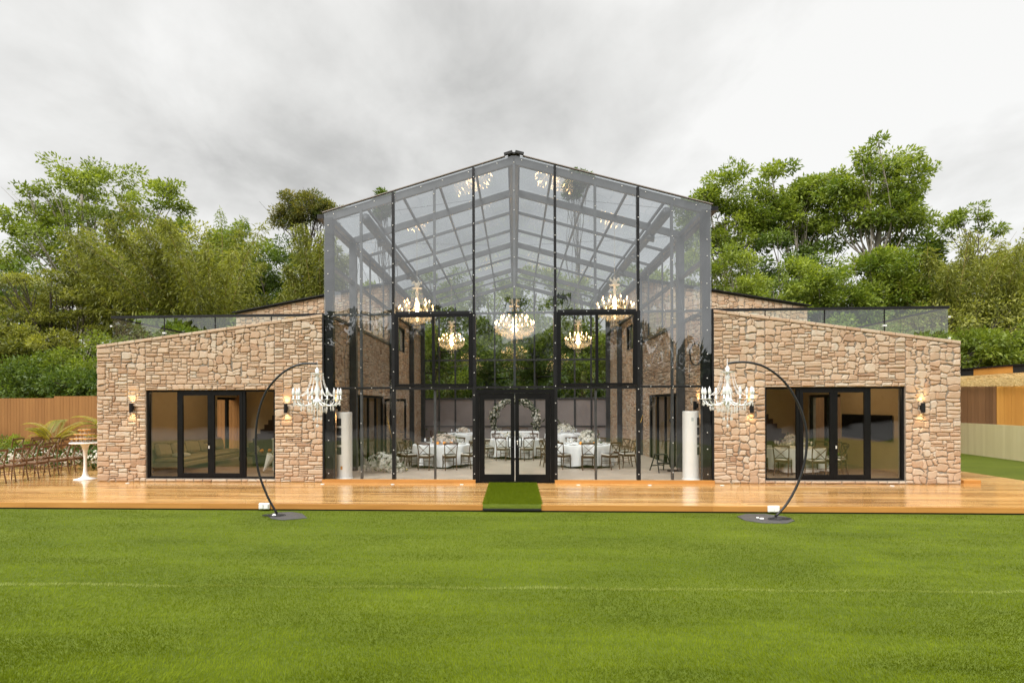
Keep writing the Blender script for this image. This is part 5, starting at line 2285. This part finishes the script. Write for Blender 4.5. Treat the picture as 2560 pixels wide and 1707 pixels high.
# ------------------------------------------------------------------ right side: picket fence, board wall, reed canopy
t = empty('picket_fence', 'pale low vertical board fence on the right lawn', 'fence', (0, 0, 0))
A, B = Vector((20.6, 12.0, LZ)), Vector((19.3, 1.0, LZ))
d = (B - A)
L = d.length
d.normalize()
nrm = Vector((d.y, -d.x, 0))
mb = MB()
k = 0.0
while k < L:
    p, q = A + d * (k + .003), A + d * (k + .142)
    o_ = nrm * .02
    zt = Vector((0, 0, 1.40))
    vs = [p - o_, q - o_, q + o_, p + o_]
    vs = vs + [v + zt for v in vs]
    mb.add(vs, [(3, 2, 1, 0), (4, 5, 6, 7), (0, 1, 5, 4), (1, 2, 6, 5), (2, 3, 7, 6), (3, 0, 4, 7)], None, rw.random())
    k += .146
mb.build('boards', 'picket_pale', t)
mb = MB()
off = nrm * .0
mb.bar(A + Vector((0, 0, .03)) + nrm * -.05, B + Vector((0, 0, .03)) + nrm * -.05, .05, .07)
mb.build('plinth', 'picket_pale', t)
t = empty('board_wall', 'wall of brown and orange vertical boards under the reed canopy', 'wall', (0, 0, 0))
for nm, x0, x1, mt in (('brown_boards', 12.6, 22.22, 'board_brown'), ('orange_boards', 22.22, 29.0, 'board_orange')):
    mb = MB()
    x = x0
    while x < x1 - .02:
        mb.box(x + .003, 11.4 + rw.uniform(0, .006), LZ, min(x + .16, x1) - .003, 11.45, 3.05, None, rw.random())
        x += .16
    mb.build(nm, mt, t)
t = empty('reed_canopy', 'flat canopy with reed matting underneath and striped orange and black edge', 'canopy', (0, 0, 0))
EX = 12.95
mb = MB()
r3 = np.random.default_rng(31)
n = 22000
x = r3.uniform(EX + .06, 25, n)
y = r3.uniform(-2.5, 11.3, n)
L = r3.uniform(.1, .35, n)
a = r3.normal(0, .5, n)
dx, dy = np.cos(a) * L, np.sin(a) * L
z = 2.98 - r3.uniform(0, .05, n)
w_ = .012
V = np.zeros((n, 4, 3))
V[:, 0] = np.stack([x, y, z], 1)
V[:, 1] = np.stack([x + dx, y + dy, z - r3.uniform(0, .05, n)], 1)
V[:, 2] = np.stack([x + dx - dy / L * w_, y + dy + dx / L * w_, z - r3.uniform(0, .05, n)], 1)
V[:, 3] = np.stack([x - dy / L * w_, y + dx / L * w_, z], 1)
rd = quads_object('reed_matting', V, r3.random(n), 'thatch', t)
for k in range(9):
    mb.box(EX + .04, -2.5 + k * 1.7, 3.0, 25.2, -2.44 + k * 1.7, 3.06)
mb.build('battens', 'fence_wood', t)
mb = MB()
y = 11.4
k = 0
while y > -2.6:
    L_ = (1.25, .85)[k % 2]
    mb.box(EX, max(y - L_, -2.6), 2.95, EX + .036, y, 3.13, None, .6, k % 2)
    y -= L_
    k += 1
mb.build('fascia', ['board_orange', 'rubber_black'], t)
mb = MB()
mb.box(EX - .03, -2.62, 3.13, EX + .05, 11.42, 3.17)
mb.build('roof_edge', 'black_metal', t)
for x, y in ((24.8, 1.2), (24.8, 9.0), (13.1, 11.2)):
    mb = MB()
    mb.box(x - .06, y - .06, LZ, x + .06, y + .06, 2.95)
    if x > 20:
        mb.bar((x, y, 2.0), (x - 1.0, y, 2.93), .06, .06)
    mb.build('post', 'black_metal', t)

# ------------------------------------------------------------------ fill lamps added to brighten the two dark stone rooms
for x, y, l in ((-8.9, 3.0, 'round warm fill lamp added under the left sofa room ceiling'), (8.9, 3.0, 'round warm fill lamp added under the right dining room ceiling')):
    t = empty('room_fill_lamp', l, 'fill lamp', (x, y, 3.298), 0, 'fill lamps added in the stone rooms')
    mb = MB()
    mb.lathe([(.001, -.05), (.17, -.05), (.2, -.03), (.2, 0), (.001, 0)], (0, 0, 0), 24)
    mb.build('fill_disc', 'fill_glow', t)
    ld = bpy.data.lights.new('room_fill_light', 'POINT')
    ld.energy = 34
    ld.color = (1.0, 0.78, 0.5)
    ld.shadow_soft_size = .08
    lo = bpy.data.objects.new('room_fill_light', ld)
    COL.objects.link(lo)
    lo.parent = t
    lo.location = (0, 0, -.3)

# ------------------------------------------------------------------ vegetation
def leafify(P, D, size, g, droop=0.0, aspect=.42, fold=.12):
    """rhombic leaves at points P growing roughly along D"""
    n = len(P)
    U = D + g.normal(0, .55, (n, 3))
    U[:, 2] -= droop
    U /= np.linalg.norm(U, axis=1, keepdims=True) + 1e-9
    A = g.normal(0, 1, (n, 3))
    A[:, 2] += 1.0
    Sx = np.cross(U, A)
    Sx /= np.linalg.norm(Sx, axis=1, keepdims=True) + 1e-9
    Nn = np.cross(Sx, U)
    L = size * g.uniform(.6, 1.35, (n, 1))
    W = L * aspect * .5
    V = np.zeros((n, 4, 3))
    V[:, 0] = P
    V[:, 1] = P + U * L * .45 + Sx * W - Nn * L * fold * 0
    V[:, 2] = P + U * L - Nn * L * fold
    V[:, 3] = P + U * L * .45 - Sx * W
    return V


def crown_clumps(lobes, n, g, shell=.55):
    """clump centres in a union of ellipsoid lobes (x, y, z, rx, ry, rz)"""
    vol = np.array([l[3] * l[4] * l[5] for l in lobes]) ** .75
    vol /= vol.sum()
    idx = g.choice(len(lobes), n, p=vol)
    Lb = np.array(lobes)[idx]
    d = g.normal(0, 1, (n, 3))
    d /= np.linalg.norm(d, axis=1, keepdims=True)
    r = (shell + (1 - shell) * g.random((n, 1))) ** .7
    return Lb[:, :3] + d * r * Lb[:, 3:], d


LK, LS = 1.75, .76


def broadleaf(name, label, cat, loc, lobes, clumps, per, lsize, mat, g, trunk_r=.22, crad=(.7, .45), bark='bark', fork=.45, lean=(0, 0), nlimb=None, shell=.45, droop=.15, trunk_top=None, group=None, flat=1.0):
    """lobes are relative to the foot of the trunk"""
    t = empty(name, label, cat, loc, 0, group)
    C, dirs = crown_clumps(lobes, clumps, g, shell)
    zs = [l[2] for l in lobes]
    ztop = max(l[2] + l[5] * .4 for l in lobes) if trunk_top is None else trunk_top
    cx = sum(l[0] * l[3] for l in lobes) / sum(l[3] for l in lobes)
    cy = sum(l[1] * l[3] for l in lobes) / sum(l[3] for l in lobes)
    # trunk and limbs
    mb = MB()
    tp = []
    for k in range(9):
        u = k / 8
        tp.append(Vector((cx * u ** 1.5 + .25 * math.sin(u * 5 + loc[0]) * u + lean[0] * u, cy * u ** 1.5 + .2 * math.cos(u * 4 + loc[0]) * u, ztop * u * .92)))
    mb.tube(tp, [trunk_r * (1.25 - .95 * (k / 8) ** .8) for k in range(9)], 9)
    nl = nlimb or max(6, clumps // 4)
    order = g.permutation(clumps)[:nl]
    for i in order:
        c = Vector(C[i])
        u0 = min(.85, max(.18, fork + g.uniform(-.12, .25), ))
        hz = min(c.z - .3, ztop * .92 * u0)
        u0 = max(.15, hz / (ztop * .92)) if ztop > 0 else .4
        k = min(7, int(u0 * 8))
        f = u0 * 8 - k
        a = tp[k].lerp(tp[k + 1], min(1, f))
        mid = a.lerp(c, .5) + Vector((g.normal(0, .12), g.normal(0, .12), .12)) * (c - a).length * .35 + Vector((0, 0, -.06 * (c - a).length))
        r0 = trunk_r * (.5 - .3 * u0)
        path = smooth_path([a, a.lerp(mid, .5) + Vector((g.normal(0, .1), g.normal(0, .1), 0)), mid, c], 3)
        mb.tube(path, [r0 * (1 - .85 * q / (len(path) - 1)) + .008 for q in range(len(path))], 5, False)
        for _ in range(2):
            e = c + Vector((g.normal(0, crad[0] * .7), g.normal(0, crad[0] * .7), abs(g.normal(0, crad[1] * .7))))
            mb.tube([mid.lerp(c, .5), e], [r0 * .25 + .006, .006], 4, False)
    mb.build('trunk', bark, t, True)
    # leaves
    per = int(per * LK)
    lsize = lsize * LS
    n = clumps * per
    ci = np.repeat(np.arange(clumps), per)
    sc = g.uniform(.65, 1.3, clumps)[ci][:, None]
    d = g.normal(0, 1, (n, 3))
    d /= np.linalg.norm(d, axis=1, keepdims=True)
    rr = g.random((n, 1)) ** .45
    off = d * rr * sc * np.array([crad[0], crad[0], crad[1] * flat])
    P = C[ci] + off
    V = leafify(P, d * .8 + dirs[ci] * .4 + np.array([0, 0, .15]), lsize, g, droop)
    base = np.clip(g.normal(.42, .2, clumps), 0, 1)[ci]
    tint = np.clip(base + g.normal(0, .24, n), 0, 1)
    quads_object('crown', V, tint, mat, t)
    return t


def bamboo(label, loc, h, n_st, spread, per, mat, g, lean=(0, 0), lsize=.3, start=.3, width=.55, group='bamboo clumps behind the houses', stem_r=.035, droopy=.5):
    t = empty('bamboo', label, 'bamboo', loc, 0, group)
    mb = MB()
    P, D, B = [], [], []
    for i in range(n_st):
        a = g.uniform(0, 6.283)
        b0 = Vector((math.cos(a), math.sin(a), 0)) * g.uniform(.05, .55)
        hh = h * g.uniform(.72, 1.0)
        sp = spread * g.uniform(.4, 1.1)
        ox, oy = math.cos(a) * sp + lean[0] * g.uniform(.6, 1.2), math.sin(a) * sp + lean[1]
        pts = []
        for k in range(12):
            u = k / 11
            arch = u ** 2.2
            pts.append(Vector((b0.x + ox * arch + .06 * math.sin(k * 1.3 + i), b0.y + oy * arch, hh * (u - droopy * .16 * arch * u * (sp / max(.1, spread))))))
        mb.tube(pts, [stem_r * (1.15 - u / 11 * 1.0) + .004 for u in range(12)], 5, False, g.random())
        m = int(per * 1.9 * g.uniform(.7, 1.3))
        u = start + (1 - start) * g.random(m) ** .8
        ki = np.minimum((u * 11).astype(int), 10)
        f = (u * 11 - ki)[:, None]
        A = np.array([tuple(p) for p in pts])
        base = A[ki] * (1 - f) + A[ki + 1] * f
        rad = width * np.sin(np.clip((u - start) / (1 - start), 0, 1) * 2.6 + .35)[:, None]
        # leaf sprays: short side twigs
        ns_ = max(6, m // 14)
        tw_d = g.normal(0, 1, (ns_, 3))
        tw_d[:, 2] = tw_d[:, 2] * .4 - .05
        tw_d /= np.linalg.norm(tw_d, axis=1, keepdims=True)
        ti = g.integers(0, ns_, m)
        off = tw_d[ti] * rad * g.random((m, 1)) ** .6
        off[:, 2] -= .35 * np.linalg.norm(off[:, :2], axis=1) ** 1.5
        P.append(base + off + g.normal(0, .06, (m, 3)))
        D.append(tw_d[ti] * .9 + np.array([0, 0, -.25]))
        B.append(np.clip(g.normal(.45, .2) + .12 * u + g.normal(0, .22, m), 0, 1))
    mb.build('stems', 'cane', t, True)
    P, D, B = np.concatenate(P), np.concatenate(D), np.concatenate(B)
    quads_object('foliage', leafify(P, D, lsize * .78, g, .35, .2, .2), B, mat, t)
    return t


G_ = lambda s: np.random.default_rng(s)


def rel(loc, lobes):
    """absolute (x, z, rx, rz[, dy, ry]) lobes to foot-relative ones"""
    res = []
    for l in lobes:
        dy = l[4] if len(l) > 4 else 0
        ry = l[5] if len(l) > 5 else l[2] * .8
        res.append((l[0] - loc[0], dy, l[1] - loc[2], l[2], ry, l[3]))
    return res


def bl(name, label, loc, lobes, *a, **k):
    loc = (loc[0], loc[1], hill_z(loc[0], loc[1]) if len(loc) < 3 else loc[2])
    return broadleaf(name, label, 'tree' if 'tree' in name else 'shrub', loc, rel(loc, lobes), *a, **k)


# --- left side
bl('tall_tree', 'tallest airy light-green tree on the left with spreading grey limbs', (-31.0, 24),
   [(-30.5, 18.0, 4.2, 2.8), (-35.5, 16.0, 3.0, 2.0), (-26.0, 16.8, 2.6, 1.8), (-32.5, 14.0, 3.8, 1.6), (-27.5, 13.6, 2.6, 1.2), (-23.6, 14.5, 1.4, 1.2), (-38.5, 13.6, 2.4, 1.6), (-36, 10.5, 3, 1.2), (-29, 10.8, 2.6, 1.0)],
   190, 80, .36, 'leaf_bright', G_(1), trunk_r=.28, crad=(.85, .4), fork=.35, nlimb=40, shell=.3)
bl('dark_tree', 'dark green dense tree at the left frame edge behind the tiered tree', (-33.0, 18),
   [(-32.2, 9.8, 2.6, 2.0), (-34.5, 8.5, 2.5, 2), (-30.6, 7.6, 2, 1.4)], 60, 130, .3, 'leaf_deep', G_(2), trunk_r=.2, crad=(.8, .6), bark='bark_dark')
bl('tiered_tree', 'flat-topped tree with layered yellow-green foliage on the far left', (-24.6, 14),
   [(-26.0, 8.9, 3.4, .5), (-24.0, 8.1, 3.0, .4), (-27.6, 7.7, 2.6, .4), (-22.6, 7.3, 1.9, .35), (-25.4, 7.0, 3.2, .35), (-27, 6.2, 2.4, .3), (-23.4, 6.2, 1.8, .3)],
   120, 120, .2, 'leaf_olive', G_(3), trunk_r=.16, crad=(.75, .16), bark='bark_dark', fork=.3, shell=.2, flat=.9, nlimb=50)
bl('vine_tree', 'rounded olive tree overgrown with vines behind the left bamboo', (-23.5, 20.5),
   [(-24.0, 11.6, 3.6, 2.4), (-20.5, 12.0, 2.6, 2.2), (-27, 9.6, 2.5, 2.0), (-22, 9, 3, 2)], 90, 150, .26, 'leaf_olive', G_(4), trunk_r=.2, crad=(.9, .6), bark='bark_dark')
bl('bronze_tree', 'round-headed tree with bronze new leaves left of the glass hall gable', (-14.0, 22),
   [(-14.2, 15.6, 1.9, 1.1), (-12.8, 15.2, 1.2, .9), (-15.5, 14.9, .9, .7)], 55, 150, .22, 'leaf_bronze', G_(5), trunk_r=.16, crad=(.55, .4), bark='bark_dark', fork=.75, nlimb=30)
bl('dark_tree', 'dark slender tree under the bronze-topped one, left of the hall', (-14.6, 21),
   [(-15.5, 11.5, 1.9, 1.7), (-13.3, 10.8, 1.8, 1.9), (-16.5, 9.2, 1.8, 1.4), (-14, 8, 2, 1.5)], 70, 130, .25, 'leaf_deep', G_(6), trunk_r=.18, crad=(.65, .5), bark='bark_dark')
bamboo('largest feathery bamboo clump behind the left terrace, arching to both sides', (-16.6, 14.6, 0), 13.6, 42, 5.0, 560, 'leaf_bamboo', G_(7), lean=(-2.4, 0), lsize=.36, start=.26, width=1.0)
bamboo('bamboo clump leaning left beside the layered tree', (-20.0, 15.2, 0), 12.0, 26, 3.0, 520, 'leaf_bamboo', G_(8), lean=(-2.0, 0), lsize=.36, start=.3, width=.9)
bamboo('thin sparse bamboo spire standing against the sky on the left', (-17.0, 17.2, 0), 15.4, 3, .8, 420, 'leaf_mid', G_(9), lsize=.3, start=.45, width=.75, stem_r=.05)
bamboo('olive bamboo clump between the large clump and the hall', (-13.6, 15.2, 0), 9.6, 24, 2.0, 460, 'leaf_bamboo', G_(10), lsize=.33, start=.2, width=.8)
bamboo('bright bamboo clump touching the left edge of the glass hall', (-10.3, 13.4, 0), 12.6, 22, 1.4, 700, 'leaf_bamboo', G_(11), lsize=.34, start=.2, width=.75)
bl('shrub', 'bright green feathery shrub behind the left railing end', (-20.4, 11.4), [(-21.0, 4.3, 2.4, 1.3), (-18.6, 3.9, 1.8, 1.2), (-23, 3.6, 1.8, 1.1)], 70, 140, .2, 'leaf_mid', G_(12), trunk_r=.08, crad=(.6, .4), bark='bark_dark', group='shrubs round the houses')
bl('shrub', 'dark glossy shrub above the brown fence at the left frame edge', (-24.5, 10.0), [(-25.5, 3.6, 2.2, 1.4), (-22.6, 3.2, 1.8, 1.0), (-27.5, 4.6, 1.8, 1.6)], 60, 130, .22, 'leaf_deep', G_(13), trunk_r=.08, crad=(.6, .45), bark='bark_dark', group='shrubs round the houses')
bl('shrub', 'glossy broad-leaved shrub above the fence step by the left stone corner', (-18.0, 9.4), [(-18.4, 3.0, 2.0, .8), (-15.8, 3.1, 1.8, .9), (-20.4, 2.8, 1.5, .8)], 60, 120, .24, 'leaf_deep', G_(14), trunk_r=.07, crad=(.55, .4), bark='bark_dark', group='shrubs round the houses')
bl('shrub', 'dense mid-green shrub behind the left terrace railing', (-14.5, 11.8), [(-15.5, 4.6, 2.4, 1.6), (-12.6, 4.8, 2.0, 1.6), (-17.8, 5.2, 1.8, 1.8)], 70, 140, .22, 'leaf_mid', G_(15), trunk_r=.08, crad=(.65, .5), bark='bark_dark', group='shrubs round the houses')
bl('shrub', 'olive shrub at the foot of the layered tree', (-27.5, 12.2), [(-27.5, 5.0, 2.6, 1.5), (-24.6, 5.2, 1.8, 1.2)], 60, 130, .22, 'leaf_olive', G_(16), trunk_r=.08, crad=(.6, .4), bark='bark_dark', group='shrubs round the houses')

bl('dark_tree', 'dark tree filling the gap behind the large bamboo clump', (-19.0, 22), [(-18.6, 13.4, 2.2, 1.6), (-20.6, 12.0, 2.0, 1.6), (-17.0, 11.4, 1.8, 1.8), (-19, 9.5, 2.4, 1.6)], 75, 120, .26, 'leaf_mid', G_(18), trunk_r=.18, crad=(.7, .5), bark='bark_dark')

# --- right side
bl('tall_tree', 'leafy tree rising beside the right eave of the glass hall', (14.2, 22), [(14.2, 16.3, 2.0, 1.7), (12.2, 15.0, 1.6, 1.2), (16.2, 14.8, 1.6, 1.5), (14.6, 13.2, 2.2, 1.4), (12.6, 12.4, 1.8, 1.4), (15.8, 12.2, 1.4, .9), (11.2, 13.6, 1.2, 1.4)],
   100, 95, .33, 'leaf_mid', G_(20), trunk_r=.2, crad=(.7, .45), fork=.5, nlimb=24)
bl('tall_tree', 'leafy tree with twin forked grey trunks, second from the hall on the right', (18.5, 22.3), [(18.2, 16.6, 2.0, 1.5), (16.9, 14.6, 1.5, 1.2), (20.2, 15.5, 1.6, 1.4), (18.6, 14.2, 2.2, 1.2), (20.5, 13.2, 1.5, 1.0), (20.9, 15.6, 1.2, 1.2), (19.9, 16.6, 1.3, 1.0)],
   88, 95, .33, 'leaf_mid', G_(21), trunk_r=.2, crad=(.7, .45), fork=.4, nlimb=24)
bl('tall_tree', 'tallest tree on the right with a pale trunk and open crown', (22.0, 20.2), [(22.8, 17.2, 1.5, 1.2), (22.0, 15.8, 2.2, 1.4), (24.3, 15.6, 1.7, 1.4), (20.5, 15.6, 1.6, 1.2), (22.6, 13.9, 2.4, 1.0), (25.0, 13.6, 1.2, .9), (20.6, 13.6, 1.4, .9), (24.4, 11.6, 1.7, .9)],
   112, 95, .33, 'leaf_mid', G_(22), trunk_r=.26, crad=(.7, .42), fork=.5, nlimb=28)
bl('slim_tree', 'slim dark-stemmed tree with thin foliage between the two leafy right-hand trees', (16.2, 20.5), [(16.3, 11.2, 1.6, 2.0), (15.2, 9.4, 1.2, 1.0), (18.6, 11.0, 1.3, 1.5)], 45, 90, .28, 'leaf_deep', G_(23), trunk_r=.12, crad=(.55, .45), bark='bark_dark', fork=.4)
bl('slim_tree', 'thin-leaved dark conifer-like tree right of the tallest tree', (25.2, 20), [(25.0, 10.4, 1.2, 2.2), (25.4, 7.8, 1.4, 1.3)], 40, 110, .3, 'leaf_deep', G_(24), trunk_r=.12, crad=(.6, .3), bark='bark_dark')
bl('shrub', 'bright bamboo-leaved shrub behind the right terrace beside the hall', (11.6, 13.8), [(11.2, 8.4, 1.6, 1.7), (12.9, 7.4, 1.9, 1.3), (9.8, 8.8, 1.2, 1.4), (11.4, 6.4, 2.4, 1.3)], 80, 160, .22, 'leaf_bright', G_(25), trunk_r=.1, crad=(.6, .4), group='shrubs round the houses')
bl('shrub', 'tall bright-leaved shrub behind the middle of the right railing', (16.4, 15.2), [(16.0, 8.6, 1.9, 1.5), (17.4, 7.2, 2.0, 1.4), (14.8, 6.6, 1.8, 1.3)], 80, 150, .26, 'leaf_mid', G_(26), trunk_r=.1, crad=(.65, .45), group='shrubs round the houses')
bl('shrub', 'tall bright shrub under the pale trunk of the tallest right tree', (19.6, 15.8), [(19.6, 9.0, 1.8, 1.4), (20.8, 7.6, 1.8, 1.5), (18.6, 6.4, 1.8, 1.4)], 80, 150, .26, 'leaf_mid', G_(27), trunk_r=.1, crad=(.65, .45), group='shrubs round the houses')
bl('shrub', 'leafy shrub directly behind the right terrace glass', (15.0, 12.2), [(14.6, 4.8, 2.4, 1.5), (17.6, 4.6, 2.0, 1.4), (12, 5.2, 2.0, 1.3)], 70, 140, .22, 'leaf_mid', G_(28), trunk_r=.08, crad=(.65, .5), bark='bark_dark', group='shrubs round the houses')
bamboo('olive bamboo grove on the right behind the railing end', (22.6, 15.6, 0), 11.6, 30, 2.4, 460, 'leaf_bamboo', G_(29), lsize=.34, start=.3, width=.85)
bamboo('loose bamboo clump right of the olive grove', (26.0, 16.6, 0), 11.4, 26, 2.2, 440, 'leaf_bamboo', G_(30), lsize=.34, start=.3, width=.85)
bl('slim_tree', 'slim tree with a sparse flat tuft standing alone against the sky on the right', (26.6, 18.2), [(26.4, 13.0, 1.2, .45), (25.5, 12.3, .7, .3), (27.5, 12.2, .7, .3)], 20, 55, .26, 'leaf_mid', G_(31), trunk_r=.09, crad=(.45, .22), bark='bark_dark', fork=.8, nlimb=12)
bamboo('bamboo clump at the right frame edge', (29.6, 17.6, 0), 10.6, 24, 2.4, 420, 'leaf_bamboo', G_(32), lsize=.34, start=.25, width=.9)
bl('round_tree', 'pale green domed tree at the right frame edge', (34.0, 24), [(34.0, 12.2, 3.6, 2.2), (37, 11.2, 3, 2.4), (31.2, 10.8, 2.4, 1.8), (34, 8.6, 4, 2)], 90, 140, .28, 'leaf_olive', G_(33), trunk_r=.25, crad=(.9, .6))
bl('shrub', 'bright green round shrub beside the striped canopy edge', (19.6, 12.4), [(19.4, 4.4, 1.9, 1.0), (22.2, 4.7, 1.9, 1.0), (24.6, 4.6, 2.0, 1.2)], 75, 130, .26, 'leaf_bright', G_(34), trunk_r=.08, crad=(.55, .42), bark='bark_dark', group='shrubs round the houses')
bl('bare_shrub', 'tangled half-bare dark shrub between the bamboo and the bright round shrub', (21.2, 14.0), [(21.0, 6.0, 2.4, 1.2), (24.0, 6.2, 2.4, 1.2)], 70, 50, .22, 'leaf_olive', G_(35), trunk_r=.1, crad=(.7, .4), bark='bark_dark', nlimb=28)
bl('shrub', 'dark shrub behind the reed canopy at the right frame edge', (27.6, 13.4), [(27.0, 5.0, 2.4, 1.6), (30, 5.4, 2.4, 1.8)], 60, 130, .24, 'leaf_deep', G_(36), trunk_r=.08, crad=(.65, .5), bark='bark_dark', group='shrubs round the houses')

# --- the wood behind the hall, seen through its glass
k = 40
for x, y, h, mt, l in ((-8.6, 23, 10.6, 'leaf_mid', 'bushy tree behind the hall, left end of its back wall'), (-5.4, 22, 10.8, 'leaf_mid', 'dark bushy tree seen through the back glass on the left'),
                       (-2.0, 23.5, 11.6, 'leaf_mid', 'bushy tree behind the hall just left of the ridge'), (1.4, 22, 11.2, 'leaf_mid', 'dark bushy tree behind the hall just right of the ridge'),
                       (4.6, 23.5, 11.2, 'leaf_bright', 'bright bushy tree seen through the back glass on the right'), (8.4, 22.5, 11, 'leaf_mid', 'bushy tree behind the hall, right end of its back wall'),
                       (-10.8, 31, 20.2, 'leaf_deep', 'distant tree whose tip shows above the left roof slope'), (5.2, 31, 21.6, 'leaf_deep', 'distant tree whose tip shows above the right roof slope'),
                       (-27, 29, 12, 'leaf_deep', 'dark hillside tree behind the vine-covered tree'), (-19, 29, 12.5, 'leaf_mid', 'hillside tree behind the large bamboo'), (20, 29, 12.2, 'leaf_deep', 'hillside tree behind the tallest right tree'),
                       (28.5, 27, 11.5, 'leaf_mid', 'hillside tree behind the right bamboo'), (12.4, 28, 11.5, 'leaf_deep', 'hillside tree behind the tree by the right eave'), (-38, 27, 11, 'leaf_mid', 'hillside tree at the left frame edge')):
    z0 = hill_z(x, y)
    hh = h - z0
    r_ = 3.0 if h < 15 else 1.5
    if h < 15:
        lb = [(x, h - 1.4, r_, 1.4), (x - 1.2, z0 + hh * .5, r_, hh * .25), (x + 1.3, z0 + hh * .38, r_, hh * .25)]
    else:
        lb = [(x, h - .9, 1.0, .8), (x - .3, h - 1.8, .8, .6)]
    bl('tree', l, (x, y), lb, 60 if h < 15 else 22, 130, .3, mt, G_(k), trunk_r=.16 if h < 15 else .08, crad=(.8, .6) if h < 15 else (.4, .3), bark='bark_dark', nlimb=16, group='trees on the slope behind the hall')
    k += 1

# low cover over the slope: nobody could count it
g = G_(70)
n = 52000
x = g.uniform(-62, 62, n)
y = 16.6 + 34 * g.random(n) ** 1.2
P = np.stack([x, y, np.array([hill_z(a, b) for a, b in zip(x, y)]) + g.random(n) ** 1.5 * (1.6 + .8 * np.sin(x * .9) * np.sin(y * .7))], 1)
V = leafify(P, g.normal(0, .6, (n, 3)) + np.array([0, 0, .6]), .6, g, .1, .5)
o = quads_object('undergrowth', V, np.clip(g.normal(.35, .2, n), 0, 1), 'leaf_deep')
tag(o, 'low green undergrowth covering the slope behind the houses', 'undergrowth', None, 'stuff')

# the far wood across the lawn, mirrored in the front glass
V_, T_ = [], []
for i in range(26):
    cx = -52 + i * 4.2 + g.uniform(-1.5, 1.5)
    h = 12.2 - .03 * abs(cx) - 3.6 * max(0, min(1, (cx - 6) / 14)) + 1.2 * math.sin(i * .9) + g.uniform(-.7, .7)
    m = 900
    d = g.normal(0, 1, (m, 3))
    d /= np.linalg.norm(d, axis=1, keepdims=True)
    P = np.array([cx, -46 + g.uniform(-2, 2), h * .52]) + d * np.array([3.4, 2.6, h * .5])
    V_.append(leafify(P, d, .95, g, .1, .6))
    T_.append(np.clip(g.normal(.3, .2, m), 0, 1))
o = quads_object('far_wood', np.concatenate(V_), np.concatenate(T_), 'leaf_far')
tag(o, 'dark far-off wood across the lawn, mirrored in the front glass', 'wood', None, 'stuff')
mb = MB()
for i in range(40):
    mb.ball((-58 + i * 3 + g.uniform(-1, 1), -47.5 + g.uniform(-1, 1), 3.4), 3.4, 14, 9, .3, 0, (2.0 if i < 23 else 1.2) + g.uniform(-.25, .25))
o2 = mb.build('far_hedge', 'leaf_far', None, True)
tag(o2, 'dark far-off mass of shrubs beneath the mirrored wood', 'wood', None, 'stuff')


# --- palms and bushes along the left fence
def palm(label, loc, n_fr, L0, g, up=.9):
    t = empty('areca_palm', label, 'palm', loc, 0, 'areca palms along the brown fence')
    mb = MB()
    V, T = [], []
    for i in range(n_fr):
        a = g.uniform(0, 6.283)
        L = L0 * g.uniform(.7, 1.1)
        el = g.uniform(.75, 1.4) * up
        b0 = Vector((g.normal(0, .14), g.normal(0, .14), g.uniform(.45, 1.0)))
        mb.tube([(b0.x * 1.2, b0.y * 1.2, 0), b0], [.03, .02], 6, False)
        pts = []
        for k in range(14):
            u = k / 13
            r_ = L * (u * math.cos(el) + .28 * u * u)
            z = L * (u * math.sin(el) * 1.15 - .42 * u ** 3)
            pts.append(b0 + Vector((math.cos(a) * r_, math.sin(a) * r_, z)))
        mb.tube(pts, [.018 - .012 * k / 13 for k in range(14)], 5, False)
        tn = g.uniform(.25, .95)
        for k in range(30):
            u = .22 + .78 * k / 29
            q = u * 13
            j = min(12, int(q))
            p = pts[j].lerp(pts[j + 1], q - j)
            d = (pts[j + 1] - pts[j]).normalized()
            sd_ = d.cross(Vector((0, 0, 1))).normalized()
            for s in (-1, 1):
                ll = L * .19 * math.sin(min(1, (1.08 - u) * 2.2) * 1.57) + .05
                tip = p + (sd_ * s * .75 + d * .75 + Vector((0, 0, -.25 + .3 * (1 - u)))).normalized() * ll
                wv = d * ll * .055
                mid = p.lerp(tip, .5) + Vector((0, 0, ll * .06))
                V.append([tuple(p), tuple(mid + wv), tuple(tip), tuple(mid - wv)])
                T.append(min(1, max(0, tn + g.normal(0, .1))))
    mb.build('stems', 'cane', t, True)
    quads_object('fronds', np.array(V), np.array(T), 'leaf_palm', t)


palm('yellow-green areca palm between the fence and the far chairs', (-18.9, 6.3, -.1), 20, 1.5, G_(80))
palm('golden areca palm at the left stone corner', (-16.1, 6.2, -.1), 24, 1.7, G_(81))
palm('areca palm whose fronds enter from the left frame edge', (-22.6, 6.0, -.1), 15, 1.5, G_(82))
for k, (x, y, r_, l) in enumerate(((-20.9, 6.5, .75, 'round glossy bush between the two left palms'), (-19.4, 6.0, .55, 'small round bush right of the round glossy bush'),
                                   (-22.3, 5.8, .7, 'round bush at the left frame edge below the palm'), (-17.4, 6.4, .6, 'dark bush under the golden palm'), (-15.2, 6.6, .6, 'dark bush behind the white pedestal table'))):
    loc = (x, y, -.12)
    broadleaf('bush', l, 'bush', loc, [(0, 0, r_ * .7, r_ * 1.1, r_ * .9, r_ * .75)], 46, 90, .11, 'leaf_mid' if k < 3 else 'leaf_deep', G_(90 + k), trunk_r=.03, crad=(.26, .2), bark='bark_dark', nlimb=14, group='round bushes along the brown fence')
